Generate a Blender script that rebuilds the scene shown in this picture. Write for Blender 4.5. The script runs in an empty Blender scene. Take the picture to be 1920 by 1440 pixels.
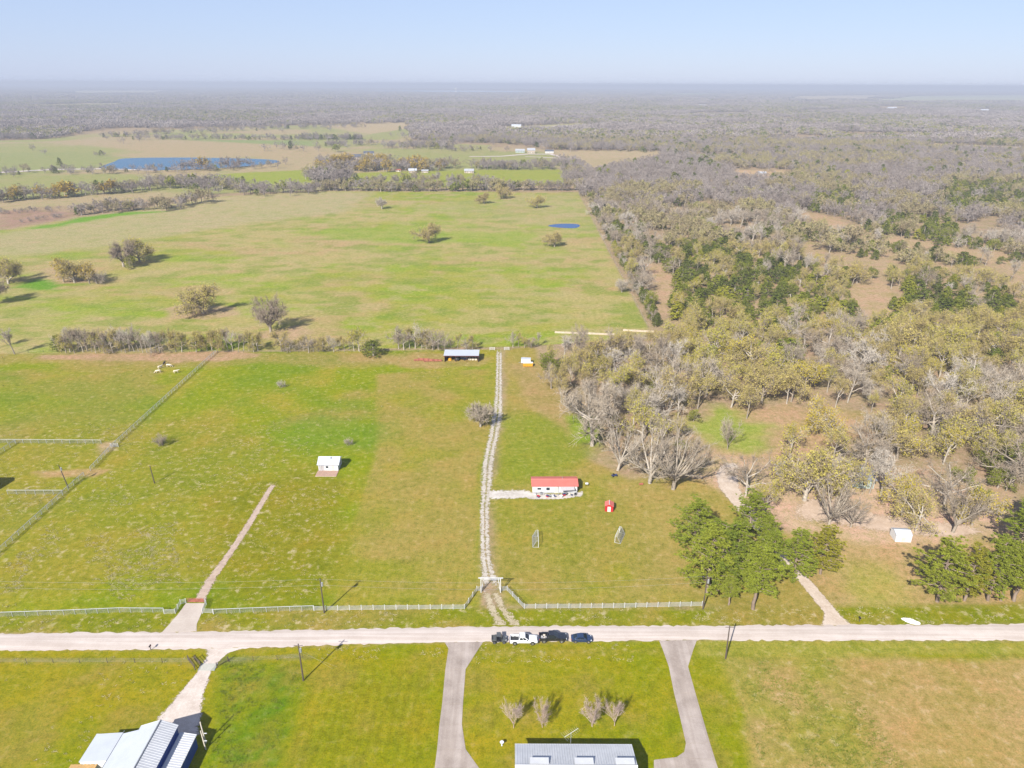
import bpy, bmesh, math, random
import numpy as np
from mathutils import Vector, Matrix
scn = bpy.context.scene
col = scn.collection
R = math.radians

# ---------------------------------------------------------------- camera, sky, sun, exposure
FPX, CX, CY, HORIZON, HCAM = 1333.0, 960.0, 720.0, 157.5, 110.0
ROLL = math.atan(9.0/1920.0)
PITCH = math.atan((CY-HORIZON)/FPX)
sp, cp = math.sin(PITCH), math.cos(PITCH)
FWD = Vector((0, cp, -sp)); DWN = Vector((0, -sp, -cp)); RGT = Vector((1, 0, 0))
cr, sr = math.cos(ROLL), math.sin(ROLL)
AX = RGT*cr-DWN*sr          # image right
AY = RGT*sr+DWN*cr          # image down
camd = bpy.data.cameras.new('camera'); cam = bpy.data.objects.new('camera', camd); col.objects.link(cam)
camd.sensor_fit = 'HORIZONTAL'; camd.sensor_width = 36.0; camd.lens = 36.0*FPX/1920.0
camd.clip_start = 1.0; camd.clip_end = 90000.0
M = Matrix((AX, -AY, -FWD)).transposed().to_4x4(); M.translation = (0, 0, HCAM)
cam.matrix_world = M; scn.camera = cam

SUN_EL, SUN_AZ = 36.5, 207.0      # degrees; azimuth clockwise from +Y
w = bpy.data.worlds.new('World'); scn.world = w; w.use_nodes = True
nt = w.node_tree; bg = nt.nodes['Background']
sky = nt.nodes.new('ShaderNodeTexSky'); sky.sky_type = 'NISHITA'; sky.sun_disc = False
sky.sun_elevation = R(SUN_EL); sky.sun_rotation = R(SUN_AZ)
sky.altitude = 100; sky.air_density = 1.0; sky.dust_density = 0.35; sky.ozone_density = 2.2
# thin high haze veils the whole dome: the clear-sky colour is evened out towards a pale blue
smx = nt.nodes.new('ShaderNodeMix'); smx.data_type = 'RGBA'; smx.inputs[0].default_value = 0.70
nt.links.new(sky.outputs[0], smx.inputs[6]); smx.inputs[7].default_value = (3.95, 4.85, 7.5, 1)
nt.links.new(smx.outputs[2], bg.inputs[0]); bg.inputs[1].default_value = 0.0530
sund = bpy.data.lights.new('sun', 'SUN'); sun = bpy.data.objects.new('sun', sund); col.objects.link(sun)
sund.energy = 5.0; sund.angle = R(0.53); sund.color = (1.0, 0.955, 0.88)
sdir = Vector((math.sin(R(SUN_AZ))*math.cos(R(SUN_EL)), math.cos(R(SUN_AZ))*math.cos(R(SUN_EL)), math.sin(R(SUN_EL))))
sun.rotation_euler = sdir.to_track_quat('Z', 'Y').to_euler(); sun.location = (0, 0, 300)
vs = scn.view_settings; vs.view_transform = 'Standard'; vs.look = 'None'; vs.gamma = 1.0
vs.use_curve_mapping = False; vs.exposure = 1.3
scn.render.engine = 'CYCLES'
cy = scn.cycles
cy.max_bounces = 6; cy.diffuse_bounces = 3; cy.glossy_bounces = 2; cy.transmission_bounces = 2
cy.transparent_max_bounces = 12; cy.volume_bounces = 0; cy.use_denoising = True
cy.caustics_reflective = False; cy.caustics_refractive = False

# ---------------------------------------------------------------- plan helpers
def G(x, y, z=0.0):
    """where a line of sight meets the ground plane: used to read distances off the survey photograph"""
    u = (x-CX)/FPX; v = (y-CY)/FPX
    d = FWD+AX*u+AY*v
    t = (z-HCAM)/d.z
    return (d.x*t, d.y*t)
def GV(x, y, z=0.0):
    a = G(x, y, z); return Vector((a[0], a[1], z))
def GP(pts, z=0.0):
    return [G(x, y, z) for x, y in pts]

def lin(c):
    c = c/255.0
    return c/12.92 if c <= 0.04045 else ((c+0.055)/1.055)**2.4
KEXP = 2.36
def A(r, g, b, k=1.0):
    """surface colour from a daylight colour reading"""
    return (min(.85, lin(r)/KEXP*k), min(.85, lin(g)/KEXP*k), min(.85, lin(b)/KEXP*k))

# ---------------------------------------------------------------- materials
MATS = {}
ALB = 0.665       # colours below were noted at a darker exposure
def sc3(c): return tuple(x*ALB for x in c)
def new_mat(name):
    m = bpy.data.materials.new(name); m.use_nodes = True
    n = m.node_tree; b = n.nodes['Principled BSDF']
    MATS[name] = m
    return m, n, b
def nd(n, t, **k):
    q = n.nodes.new(t)
    for a, v in k.items():
        setattr(q, a, v)
    return q
def noise_nodes(n, scale, detail=3.0, rough=0.55, coord='Object'):
    tc = nd(n, 'ShaderNodeTexCoord'); no = nd(n, 'ShaderNodeTexNoise')
    no.inputs['Scale'].default_value = scale; no.inputs['Detail'].default_value = detail
    no.inputs['Roughness'].default_value = rough
    n.links.new(tc.outputs[coord], no.inputs['Vector'])
    return no
def geo_noise(n, scale, detail=3.0, rough=0.55):
    g = nd(n, 'ShaderNodeNewGeometry'); no = nd(n, 'ShaderNodeTexNoise')
    no.inputs['Scale'].default_value = scale; no.inputs['Detail'].default_value = detail
    no.inputs['Roughness'].default_value = rough
    n.links.new(g.outputs['Position'], no.inputs['Vector'])
    return no
def ramp(n, src, stops):
    r = nd(n, 'ShaderNodeValToRGB'); cr_ = r.color_ramp
    while len(cr_.elements) < len(stops): cr_.elements.new(0.5)
    for e, (p, c) in zip(cr_.elements, stops):
        e.position = p; e.color = (c[0], c[1], c[2], 1)
    n.links.new(src, r.inputs[0]); return r
def mix(n, a, b, f, mode='MIX'):
    q = nd(n, 'ShaderNodeMix', data_type='RGBA', blend_type=mode)
    for sock, v in ((q.inputs[0], f), (q.inputs[6], a), (q.inputs[7], b)):
        if isinstance(v, (int, float)): sock.default_value = v
        elif isinstance(v, (tuple, list)): sock.default_value = (v[0], v[1], v[2], 1)
        else: n.links.new(v, sock)
    return q.outputs[2]
def mth(n, op, a, b=None, c=None, clamp=False):
    q = nd(n, 'ShaderNodeMath', operation=op); q.use_clamp = clamp
    for s, v in zip(q.inputs, (a, b, c)):
        if v is None: continue
        if isinstance(v, (int, float)): s.default_value = v
        else: n.links.new(v, s)
    return q.outputs[0]
def solid(name, c, rough=0.6, metal=0.0, var=0.12, scale=1.5, spec=0.5, coat=0.0, raw_=False):
    """plain surface with a little wear and mottling"""
    if not raw_: c = sc3(c)
    m, n, b = new_mat(name)
    no = noise_nodes(n, scale, 5.0, 0.65)
    lo = tuple(x*(1-var) for x in c); hi = tuple(min(1, x*(1+var)) for x in c)
    r_ = ramp(n, no.outputs[0], [(0.3, lo), (0.7, hi)])
    n.links.new(r_.outputs[0], b.inputs['Base Color'])
    b.inputs['Roughness'].default_value = rough; b.inputs['Metallic'].default_value = metal
    b.inputs['Specular IOR Level'].default_value = spec
    b.inputs['Coat Weight'].default_value = coat
    return m

solid('white_roof', A(226, 232, 242, 1.0), 0.45, 0.0, 0.06, 0.4, raw_=True)
solid('ribbed_roof', A(238, 240, 244), 0.42, 0.0, 0.12, 0.3, raw_=True)
solid('white_wall', A(250, 250, 250, 1.1), 0.6, 0, 0.05, 0.8, raw_=True)
solid('blue_metal', A(58, 102, 190), 0.5, 0, 0.1, 0.5, raw_=True)
solid('red_roof', A(244, 132, 118), 0.5, 0, 0.08, 0.4, raw_=True)
solid('red_paint', A(215, 45, 50), 0.5, 0, 0.1, 1, raw_=True)
solid('white_paint', (0.70, 0.70, 0.70), 0.5, 0, 0.06, 2)
solid('fence_post', (0.58, 0.58, 0.58), 0.5, 0, 0.1, 2)
solid('fence_white', (0.43, 0.44, 0.45), 0.5, 0, 0.1, 2)
solid('galvanised', (0.36, 0.37, 0.38), 0.45, 0.3, 0.15, 2)
solid('grey_pipe', (0.44, 0.45, 0.46), 0.5, 0.1, 0.15, 2)
solid('grey_mesh', (0.34, 0.37, 0.34), 0.6, 0.0, 0.1, 2)
solid('feed_board', (0.52, 0.43, 0.33), 0.85, 0, 0.2, 0.8)
solid('hut_roof', (0.19, 0.20, 0.22), 0.7, 0, 0.3, 0.6)
solid('rust', (0.34, 0.105, 0.06), 0.85, 0, 0.35, 2)
solid('pole_wood', (0.085, 0.062, 0.05), 0.9, 0, 0.25, 3)
solid('plank', (0.52, 0.32, 0.12), 0.75, 0, 0.25, 2)
solid('deck_wood', (0.40, 0.26, 0.19), 0.8, 0, 0.25, 3)
solid('dark', (0.012, 0.012, 0.014), 0.6, 0, 0.2, 2)
solid('black_plastic', (0.02, 0.021, 0.024), 0.55, 0, 0.2, 3)
solid('tyre', (0.018, 0.018, 0.018), 0.85, 0, 0.2, 6)
solid('rim', (0.5, 0.5, 0.52), 0.3, 0.8, 0.1, 6)
solid('chrome', (0.6, 0.6, 0.62), 0.25, 0.9, 0.05, 4)
solid('car_white', (0.75, 0.76, 0.78), 0.25, 0, 0.03, 1, 0.5, 0.6)
solid('car_black', (0.010, 0.012, 0.018), 0.22, 0, 0.1, 1, 0.5, 0.8)
solid('car_blue', (0.018, 0.042, 0.11), 0.25, 0.2, 0.1, 1, 0.5, 0.8)
solid('utv_grey', (0.085, 0.09, 0.095), 0.5, 0, 0.15, 2)
solid('car_glass', (0.012, 0.02, 0.03), 0.08, 0, 0.0, 1, 0.6)
solid('head_glass', (0.7, 0.72, 0.75), 0.15, 0, 0.02, 1)
solid('tail_red', (0.35, 0.01, 0.01), 0.25, 0, 0.05, 1)
solid('window_glass', (0.03, 0.04, 0.05), 0.1, 0, 0.05, 1)
solid('yellow_paint', (0.68, 0.33, 0.015), 0.5, 0, 0.12, 1)
solid('maroon_steel', (0.10, 0.03, 0.035), 0.6, 0, 0.2, 1)
solid('pale_board', (0.62, 0.55, 0.46), 0.8, 0, 0.15, 1)
solid('slate_roof', (0.075, 0.085, 0.11), 0.7, 0, 0.2, 0.5)
solid('grey_roof', (0.36, 0.37, 0.39), 0.6, 0, 0.12, 0.3)
solid('tan_wall', (0.42, 0.34, 0.26), 0.75, 0, 0.12, 1)
solid('green_wall', (0.36, 0.43, 0.40), 0.7, 0, 0.1, 1)
solid('limestone', (0.80, 0.77, 0.71), 0.9, 0, 0.12, 1.2)
solid('cow_cream', (0.66, 0.58, 0.44), 0.8, 0, 0.12, 3)
solid('cow_dark', (0.03, 0.02, 0.015), 0.8, 0, 0.2, 3)
solid('junk_blue', (0.03, 0.05, 0.16), 0.5, 0, 0.2, 3)
solid('fabric', (0.45, 0.42, 0.42), 0.9, 0, 0.2, 3)

# gravel road, drives, concrete
def gravel(name, c0, c1, fleck, rutscale=0.0, along=0):
    c0, c1, fleck = sc3(c0), sc3(c1), sc3(fleck)
    m, n, b = new_mat(name)
    a1 = geo_noise(n, 0.25, 5, 0.6); a2 = geo_noise(n, 2.2, 6, 0.75)
    base = ramp(n, a1.outputs[0], [(0.35, c0), (0.65, c1)]).outputs[0]
    f = ramp(n, a2.outputs[0], [(0.45, (0, 0, 0)), (0.72, (1, 1, 1))]).outputs[0]
    c = mix(n, base, fleck, mth(n, 'MULTIPLY', f, 0.45))
    if rutscale:
        # wheel tracks run along the road (x)
        g = nd(n, 'ShaderNodeNewGeometry'); mp = nd(n, 'ShaderNodeMapping'); no = nd(n, 'ShaderNodeTexNoise')
        mp.inputs['Scale'].default_value = (0.035, 1.1, 1) if not along else (0.9, 0.05, 1); no.inputs['Scale'].default_value = 1.0; no.inputs['Detail'].default_value = 4
        n.links.new(g.outputs['Position'], mp.inputs['Vector']); n.links.new(mp.outputs[0], no.inputs['Vector'])
        rr = ramp(n, no.outputs[0], [(0.42, (0.86, 0.84, 0.82)), (0.6, (1, 1, 1))]).outputs[0]
        c = mix(n, c, rr, 1.0, 'MULTIPLY')
    n.links.new(c, b.inputs['Base Color']); b.inputs['Roughness'].default_value = 0.95; b.inputs['Specular IOR Level'].default_value = 0.15
    bp = nd(n, 'ShaderNodeBump'); bp.inputs['Strength'].default_value = 0.5; bp.inputs['Distance'].default_value = 0.06
    n.links.new(a2.outputs[0], bp.inputs['Height']); n.links.new(bp.outputs[0], b.inputs['Normal'])
    return m
gravel('road_gravel', (0.54, 0.465, 0.415), (0.61, 0.53, 0.48), (0.67, 0.60, 0.55), 1)
gravel('concrete', (0.33, 0.275, 0.24), (0.45, 0.385, 0.34), (0.50, 0.44, 0.40), 1, 1)
gravel('concrete_pale', (0.44, 0.37, 0.315), (0.52, 0.45, 0.39), (0.58, 0.52, 0.46))

def track_mat(name, c0, c1, breakup=1.0, strip=0.0):
    """worn track: the border is eaten away by grass (attribute 'edge' 0 at the border, 1 inside; 'mid' = 1 on the centre line)"""
    c0, c1 = sc3(c0), sc3(c1)
    m, n, b = new_mat(name)
    a1 = geo_noise(n, 0.35, 5, 0.65); a2 = geo_noise(n, 1.6, 6, 0.75)
    c = ramp(n, a1.outputs[0], [(0.35, c0), (0.65, c1)]).outputs[0]
    c = mix(n, c, tuple(min(.75, x*1.25) for x in c1), ramp(n, a2.outputs[0], [(0.5, (0, 0, 0)), (0.7, (.7, .7, .7))]).outputs[0])
    n.links.new(c, b.inputs['Base Color']); b.inputs['Roughness'].default_value = 0.95; b.inputs['Specular IOR Level'].default_value = 0.1
    e = nd(n, 'ShaderNodeAttribute', attribute_name='edge'); md = nd(n, 'ShaderNodeAttribute', attribute_name='mid')
    nz = geo_noise(n, 1.1, 8, 0.8)
    v = mth(n, 'ADD', e.outputs['Fac'], mth(n, 'MULTIPLY', mth(n, 'SUBTRACT', nz.outputs[0], 0.5), 2.6*breakup))
    if strip:
        v = mth(n, 'SUBTRACT', v, mth(n, 'MULTIPLY', md.outputs['Fac'], strip))
    al = mth(n, 'MULTIPLY', mth(n, 'SUBTRACT', v, 0.28), 6.0, clamp=True)
    n.links.new(al, b.inputs['Alpha'])
    return m
track_mat('track_gravel', (0.41, 0.36, 0.29), (0.52, 0.47, 0.405), 1.6, 0.85)
track_mat('track_dirt', (0.36, 0.265, 0.20), (0.50, 0.39, 0.31), 1.05, 0.35)
track_mat('drive_dirt', (0.47, 0.37, 0.285), (0.58, 0.48, 0.39), 0.5, 0.0)
track_mat('drive_pale', (0.50, 0.42, 0.36), (0.62, 0.54, 0.48), 0.5, 0.0)
track_mat('bare_dirt', (0.42, 0.31, 0.22), (0.56, 0.43, 0.33), 1.0, 0.0)
track_mat('wheel_marks', (0.34, 0.28, 0.17), (0.46, 0.39, 0.27), 1.5, 0.95)
track_mat('litter_pale', (0.42, 0.38, 0.33), (0.60, 0.55, 0.50), 1.1, 0.0)

# ground: colour from the survey zones (attribute 'col') with grass grain, clumps and straw flecks on top
m, n, b = new_mat('ground_cover')
at = nd(n, 'ShaderNodeAttribute', attribute_name='col'); am = nd(n, 'ShaderNodeAttribute', attribute_name='fleck')
n0 = geo_noise(n, 0.10, 5, 0.62); n1 = geo_noise(n, 0.55, 5, 0.68); n2 = geo_noise(n, 3.2, 4, 0.7); n3 = geo_noise(n, 0.33, 6, 0.72)
c = at.outputs['Color']
c = mix(n, c, ramp(n, n0.outputs[0], [(0.30, (0.80, 0.88, 0.62)), (0.5, (1, 1, 1)), (0.72, (1.12, 0.98, 1.1))]).outputs[0], 1.0, 'MULTIPLY')
c = mix(n, c, ramp(n, n1.outputs[0], [(0.28, (0.62, 0.68, 0.45)), (0.50, (1, 1, 1)), (0.72, (1.22, 1.10, 1.15))]).outputs[0], 0.9, 'MULTIPLY')
c = mix(n, c, ramp(n, n2.outputs[0], [(0.30, (0.60, 0.64, 0.50)), (0.52, (1, 1, 1)), (0.75, (1.28, 1.2, 1.2))]).outputs[0], 0.9, 'MULTIPLY')
mw = nd(n, 'ShaderNodeAttribute', attribute_name='mow'); gp = nd(n, 'ShaderNodeNewGeometry'); sx = nd(n, 'ShaderNodeSeparateXYZ'); n.links.new(gp.outputs['Position'], sx.inputs[0])
st = mth(n, 'SINE', mth(n, 'ADD', mth(n, 'MULTIPLY', sx.outputs[0], 3.4), mth(n, 'MULTIPLY', n0.outputs[0], 9.0)))
st = mth(n, 'ADD', 1.0, mth(n, 'MULTIPLY', mth(n, 'MULTIPLY', st, mw.outputs['Fac']), 0.055))
cs_ = nd(n, 'ShaderNodeVectorMath', operation='SCALE'); n.links.new(c, cs_.inputs[0]); n.links.new(st, cs_.inputs['Scale']); c = cs_.outputs[0]
n4 = geo_noise(n, 1.5, 3, 0.7)
c = mix(n, c, ramp(n, n4.outputs[0], [(0.30, (0.64, 0.72, 0.60)), (0.46, (1, 1, 1)), (0.56, (1.04, 0.97, 1.05)), (0.70, (1.30, 1.12, 1.35))]).outputs[0], 0.85, 'MULTIPLY')
fl = ramp(n, n1.outputs[0], [(0.52, (0, 0, 0)), (0.62, (1, 1, 1))]).outputs[0]
fl2 = ramp(n, n3.outputs[0], [(0.46, (0, 0, 0)), (0.58, (1, 1, 1))]).outputs[0]
fm = mth(n, 'MULTIPLY', mth(n, 'MULTIPLY', fl, fl2), am.outputs['Fac'])
c = mix(n, c, (0.35, 0.29, 0.19), fm)
n.links.new(c, b.inputs['Base Color']); b.inputs['Roughness'].default_value = 1.0; b.inputs['Specular IOR Level'].default_value = 0.05
bp = nd(n, 'ShaderNodeBump'); bp.inputs['Strength'].default_value = 0.35; bp.inputs['Distance'].default_value = 0.25
n.links.new(mth(n, 'ADD', n1.outputs[0], mth(n, 'MULTIPLY', n2.outputs[0], 0.35)), bp.inputs['Height']); n.links.new(bp.outputs[0], b.inputs['Normal'])

def water(name, c):
    m, n, b = new_mat(name)
    b.inputs['Base Color'].default_value = (*c, 1); b.inputs['Roughness'].default_value = 0.25; b.inputs['Specular IOR Level'].default_value = 0.10
    no = geo_noise(n, 0.8, 4); bp = nd(n, 'ShaderNodeBump'); bp.inputs['Strength'].default_value = 0.25; bp.inputs['Distance'].default_value = 0.2
    n.links.new(no.outputs[0], bp.inputs['Height']); n.links.new(bp.outputs[0], b.inputs['Normal'])
water('lake_water', (0.002, 0.062, 0.125)); water('pond_water', (0.012, 0.05, 0.14)); water('far_water', (0.30, 0.42, 0.55))

# foliage and bark: colour varies from tree to tree
def plant(name, stops, trans=0.0, rough=0.8, var=0.25):
    m, n, b = new_mat(name)
    stops = [(p_, sc3(c_)) for p_, c_ in stops]
    oi = nd(n, 'ShaderNodeObjectInfo')
    r_ = ramp(n, oi.outputs['Random'], stops)
    no = noise_nodes(n, 9.0, 3.0)
    c = mix(n, r_.outputs[0], ramp(n, no.outputs[0], [(0.3, (1-var,)*3), (0.7, (1+var,)*3)]).outputs[0], 1.0, 'MULTIPLY')
    n.links.new(c, b.inputs['Base Color']); b.inputs['Roughness'].default_value = rough; b.inputs['Specular IOR Level'].default_value = 0.15
    if trans:
        t = nd(n, 'ShaderNodeBsdfTranslucent'); ms = nd(n, 'ShaderNodeMixShader'); ms.inputs[0].default_value = trans
        n.links.new(c, t.inputs[0]); n.links.new(b.outputs[0], ms.inputs[1]); n.links.new(t.outputs[0], ms.inputs[2])
        n.links.new(ms.outputs[0], n.nodes['Material Output'].inputs[0])
    return m
plant('bark_grey', [(0, (0.28, 0.235, 0.185)), (0.5, (0.36, 0.31, 0.25)), (1, (0.45, 0.40, 0.34))])
plant('twig_grey', [(0, (0.30, 0.235, 0.17)), (0.5, (0.38, 0.315, 0.24)), (0.85, (0.46, 0.40, 0.325)), (1, (0.53, 0.475, 0.41))])
plant('twig_brown', [(0, (0.31, 0.235, 0.13)), (0.5, (0.39, 0.31, 0.185)), (1, (0.47, 0.39, 0.25))])
plant('twig_far', [(0, (0.235, 0.195, 0.17)), (0.5, (0.29, 0.245, 0.215)), (1, (0.35, 0.305, 0.275))])
plant('leaf_bud', [(0, (0.46, 0.37, 0.12)), (0.35, (0.52, 0.43, 0.13)), (0.6, (0.48, 0.42, 0.09)), (0.85, (0.47, 0.43, 0.05)), (1, (0.54, 0.42, 0.04))], 0.3)
plant('leaf_far', [(0, (0.35, 0.295, 0.165)), (0.5, (0.39, 0.335, 0.17)), (1, (0.40, 0.36, 0.13))], 0.3)
plant('leaf_gold', [(0, (0.42, 0.29, 0.04)), (1, (0.46, 0.34, 0.06))], 0.3)
plant('leaf_lime', [(0, (0.19, 0.23, 0.02)), (0.5, (0.25, 0.28, 0.025)), (1, (0.32, 0.33, 0.035))], 0.35)
plant('leaf_cedar', [(0, (0.095, 0.115, 0.018)), (0.5, (0.15, 0.175, 0.02)), (0.8, (0.20, 0.22, 0.022)), (1, (0.28, 0.27, 0.03))], 0.2)
plant('leaf_pine', [(0, (0.20, 0.255, 0.028)), (0.6, (0.26, 0.305, 0.03)), (1, (0.33, 0.345, 0.035))], 0.3)
plant('leaf_pine_yellow', [(0, (0.27, 0.27, 0.025)), (1, (0.33, 0.30, 0.03))], 0.3)
plant('bark_pine', [(0, (0.22, 0.165, 0.125)), (1, (0.30, 0.23, 0.18))])
plant('twig_rose', [(0, (0.44, 0.33, 0.27)), (1, (0.52, 0.41, 0.35))])
plant('dry_grass', [(0, (0.40, 0.34, 0.20)), (1, (0.46, 0.40, 0.25))], 0.2)
plant('weed_green', [(0, (0.17, 0.21, 0.02)), (1, (0.20, 0.24, 0.025))], 0.3)

# ---------------------------------------------------------------- mesh helpers
def tag(o, label=None, cat=None, group=None, kind=None):
    if label: o['label'] = label
    if cat: o['category'] = cat
    if group: o['group'] = group
    if kind: o['kind'] = kind
    return o
def mesh_from(name, v, f, mats, mi=None, smooth=False):
    me = bpy.data.meshes.new(name); me.from_pydata([tuple(p) for p in v], [], f)
    for q in (mats if isinstance(mats, (list, tuple)) else [mats]): me.materials.append(MATS[q])
    if mi is not None: me.polygons.foreach_set('material_index', mi)
    if smooth: me.polygons.foreach_set('use_smooth', [True]*len(me.polygons))
    me.update(); return me
def link(name, me, parent=None, loc=None, rz=0.0):
    o = bpy.data.objects.new(name, me); col.objects.link(o)
    if parent is not None: o.parent = parent
    if loc is not None: o.location = loc
    if rz: o.rotation_euler = (0, 0, rz)
    return o
def thing(name, label, cat, loc=(0, 0, 0), rz=0.0, group=None):
    o = link(name, None, None, loc, rz); o.empty_display_size = 0.3
    return tag(o, label, cat, group)
class MB:
    def __init__(s): s.v = []; s.f = []; s.m = []
    def add(s, v, f, mi=0):
        k = len(s.v); s.v += [tuple(p) for p in v]; s.f += [tuple(i+k for i in q) for q in f]; s.m += [mi]*len(f); return s
    def hexa(s, c, mi=0):   # 4 bottom corners (ccw) then 4 top
        return s.add(c, [(3, 2, 1, 0), (4, 5, 6, 7), (0, 1, 5, 4), (1, 2, 6, 5), (2, 3, 7, 6), (3, 0, 4, 7)], mi)
    def box(s, x0, x1, y0, y1, z0, z1, mi=0):
        return s.hexa([(x0, y0, z0), (x1, y0, z0), (x1, y1, z0), (x0, y1, z0), (x0, y0, z1), (x1, y0, z1), (x1, y1, z1), (x0, y1, z1)], mi)
    def tube(s, a, b, r0, r1=None, n=6, mi=0, caps=True):
        a = Vector(a); b = Vector(b); r1 = r0 if r1 is None else r1
        d = (b-a).normalized(); u = d.orthogonal().normalized(); w_ = d.cross(u)
        v = []
        for p, r in ((a, r0), (b, r1)):
            for i in range(n):
                t = 2*math.pi*i/n; v.append(p+(u*math.cos(t)+w_*math.sin(t))*r)
        f = [(i, (i+1) % n, n+(i+1) % n, n+i) for i in range(n)]
        if caps: f += [tuple(range(n-1, -1, -1)), tuple(range(n, 2*n))]
        return s.add(v, f, mi)
    def slab(s, pts, th, mi=0):   # quad/polygon thickened downwards along its normal
        p = [Vector(q) for q in pts]; nn = (p[1]-p[0]).cross(p[2]-p[0]).normalized()
        k = len(p); v = p+[q-nn*th for q in p]
        f = [tuple(range(k)), tuple(range(2*k-1, k-1, -1))]+[((i+1) % k, i, k+i, k+(i+1) % k) for i in range(k)]
        return s.add(v, f, mi)
    def prism(s, poly, z0, z1, mi=0):
        k = len(poly)
        return s.add([(x, y, z0) for x, y in poly]+[(x, y, z1) for x, y in poly],
                     [tuple(range(k-1, -1, -1)), tuple(range(k, 2*k))]+[(i, (i+1) % k, k+(i+1) % k, k+i) for i in range(k)], mi)
    def extrude_y(s, prof, y0, y1, mi=0):   # (x, z) outline swept across y
        k = len(prof)
        return s.add([(x, y0, z) for x, z in prof]+[(x, y1, z) for x, z in prof],
                     [tuple(range(k)), tuple(range(2*k-1, k-1, -1))]+[((i+1) % k, i, k+i, k+(i+1) % k) for i in range(k)], mi)
    def mesh(s, name, mats, smooth=False):
        me = mesh_from(name, s.v, s.f, mats, s.m, smooth)
        bm = bmesh.new(); bm.from_mesh(me); bmesh.ops.recalc_face_normals(bm, faces=bm.faces); bm.to_mesh(me); bm.free()
        return me
    def obj(s, name, mats, parent=None, loc=None, rz=0.0, smooth=False):
        return link(name, s.mesh(name, mats, smooth), parent, loc, rz)
def copy_tree(o, parent=None):
    c = o.copy(); col.objects.link(c); c.parent = parent
    for ch in list(o.children): copy_tree(ch, c)
    return c

# ---------------------------------------------------------------- number noise
def hsh(ix, iy, s):
    h = (ix.astype(np.int64)*374761393+iy.astype(np.int64)*668265263+s*1274126177) & 0xFFFFFFFF
    h = ((h ^ (h >> 13))*1274126177) & 0xFFFFFFFF
    return ((h ^ (h >> 16)) & 0xFFFFFF)/float(0xFFFFFF)
def vn(x, y, s=0):
    x = np.asarray(x, float); y = np.asarray(y, float)
    ix = np.floor(x); iy = np.floor(y); fx = x-ix; fy = y-iy
    fx = fx*fx*(3-2*fx); fy = fy*fy*(3-2*fy)
    a = hsh(ix, iy, s); b_ = hsh(ix+1, iy, s); c_ = hsh(ix, iy+1, s); d = hsh(ix+1, iy+1, s)
    return (a*(1-fx)+b_*fx)*(1-fy)+(c_*(1-fx)+d*fx)*fy
def fbm(x, y, s=0, o=4):
    t = 0; am_ = 0.5; nrm = 0
    for i in range(o):
        t = t+vn(x*2**i, y*2**i, s+i*17)*am_; nrm += am_; am_ *= 0.55
    return t/nrm
def inpoly(px, py, poly):
    r = np.zeros(px.shape, bool); k = len(poly)
    for i in range(k):
        x0, y0 = poly[i]; x1, y1 = poly[(i+1) % k]
        if y0 == y1: continue
        cnd = ((y0 > py) != (y1 > py)) & (px < (x1-x0)*(py-y0)/(y1-y0)+x0)
        r ^= cnd
    return r
def pdist(px, py, pts, closed=True):
    d = np.full(px.shape, 1e9); k = len(pts)
    for i in range(k if closed else k-1):
        x0, y0 = pts[i]; x1, y1 = pts[(i+1) % k]; ex, ey = x1-x0, y1-y0; L = ex*ex+ey*ey+1e-9
        t = np.clip(((px-x0)*ex+(py-y0)*ey)/L, 0, 1)
        d = np.minimum(d, np.hypot(px-x0-t*ex, py-y0-t*ey))
    return d
def sstep(a, b_, x):
    t = np.clip((x-a)/(b_-a), 0, 1); return t*t*(3-2*t)

# ---------------------------------------------------------------- ground sheet
def axis(core, step, grow, far):
    a = [0.0]; d = step
    while a[-1] < core: a.append(a[-1]+step)
    while a[-1] < far: d *= grow; a.append(a[-1]+d)
    return a
ax_ = axis(150, 1.25, 1.04, 40000); xs = np.array([-q for q in ax_[:0:-1]]+ax_)
ay_ = axis(245, 1.2, 1.0155, 42000); ys = np.concatenate([np.array([-400, -200, -80, 0, 40, 60]), np.array(ay_)+72])
GX, GY = np.meshgrid(xs, ys); gx = GX.ravel(); gy = GY.ravel()
C = np.empty((gx.size, 3)); C[:] = A(188, 166, 130)       # woodland floor, leaf litter
FL = np.full(gx.size, 0.25)
gn1 = fbm(gx/55, gy/55, 1, 5); gn2 = fbm(gx/13, gy/13, 7, 4); gn3 = fbm(gx/140, gy/140, 21, 4); gn4 = fbm(gx/4, gy/4, 33, 3)
C *= (0.82+0.4*gn2)[:, None]
def zone(px, rgb, soft=1.5, rag=2.0, strength=1.0, fleck=None, mask=None, world=False):
    poly = px if world else GP(px)
    xs_ = [p[0] for p in poly]; ys_ = [p[1] for p in poly]; mg = soft*3+rag*3+5
    sel = np.where((gx > min(xs_)-mg) & (gx < max(xs_)+mg) & (gy > min(ys_)-mg) & (gy < max(ys_)+mg))[0]
    X, Y = gx[sel], gy[sel]
    d = pdist(X, Y, poly); d = np.where(inpoly(X, Y, poly), d, -d)+(gn2[sel]-0.5)*2*rag+(gn4[sel]-0.5)*rag
    k = sstep(-soft, soft, d)*strength
    if mask is not None: k = k*mask[sel]
    c_ = np.array([rgb(sel) if callable(rgb) else rgb][0]); c_ = c_ if c_.ndim == 2 else np.broadcast_to(c_, (len(sel), 3))
    C[sel] = C[sel]*(1-k[:, None])+c_*k[:, None]
    if fleck is not None: FL[sel] = FL[sel]*(1-k)+fleck*k
def two(a, b_, f, lo=0.4, hi=0.6):
    a = np.array(a); b_ = np.array(b_)
    def fn(sel):
        t = sstep(lo, hi, f[sel])[:, None]; return a*(1-t)+b_*t
    return fn
LAWN, LAWN2 = A(152, 160, 0), A(168, 162, 24)
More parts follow.
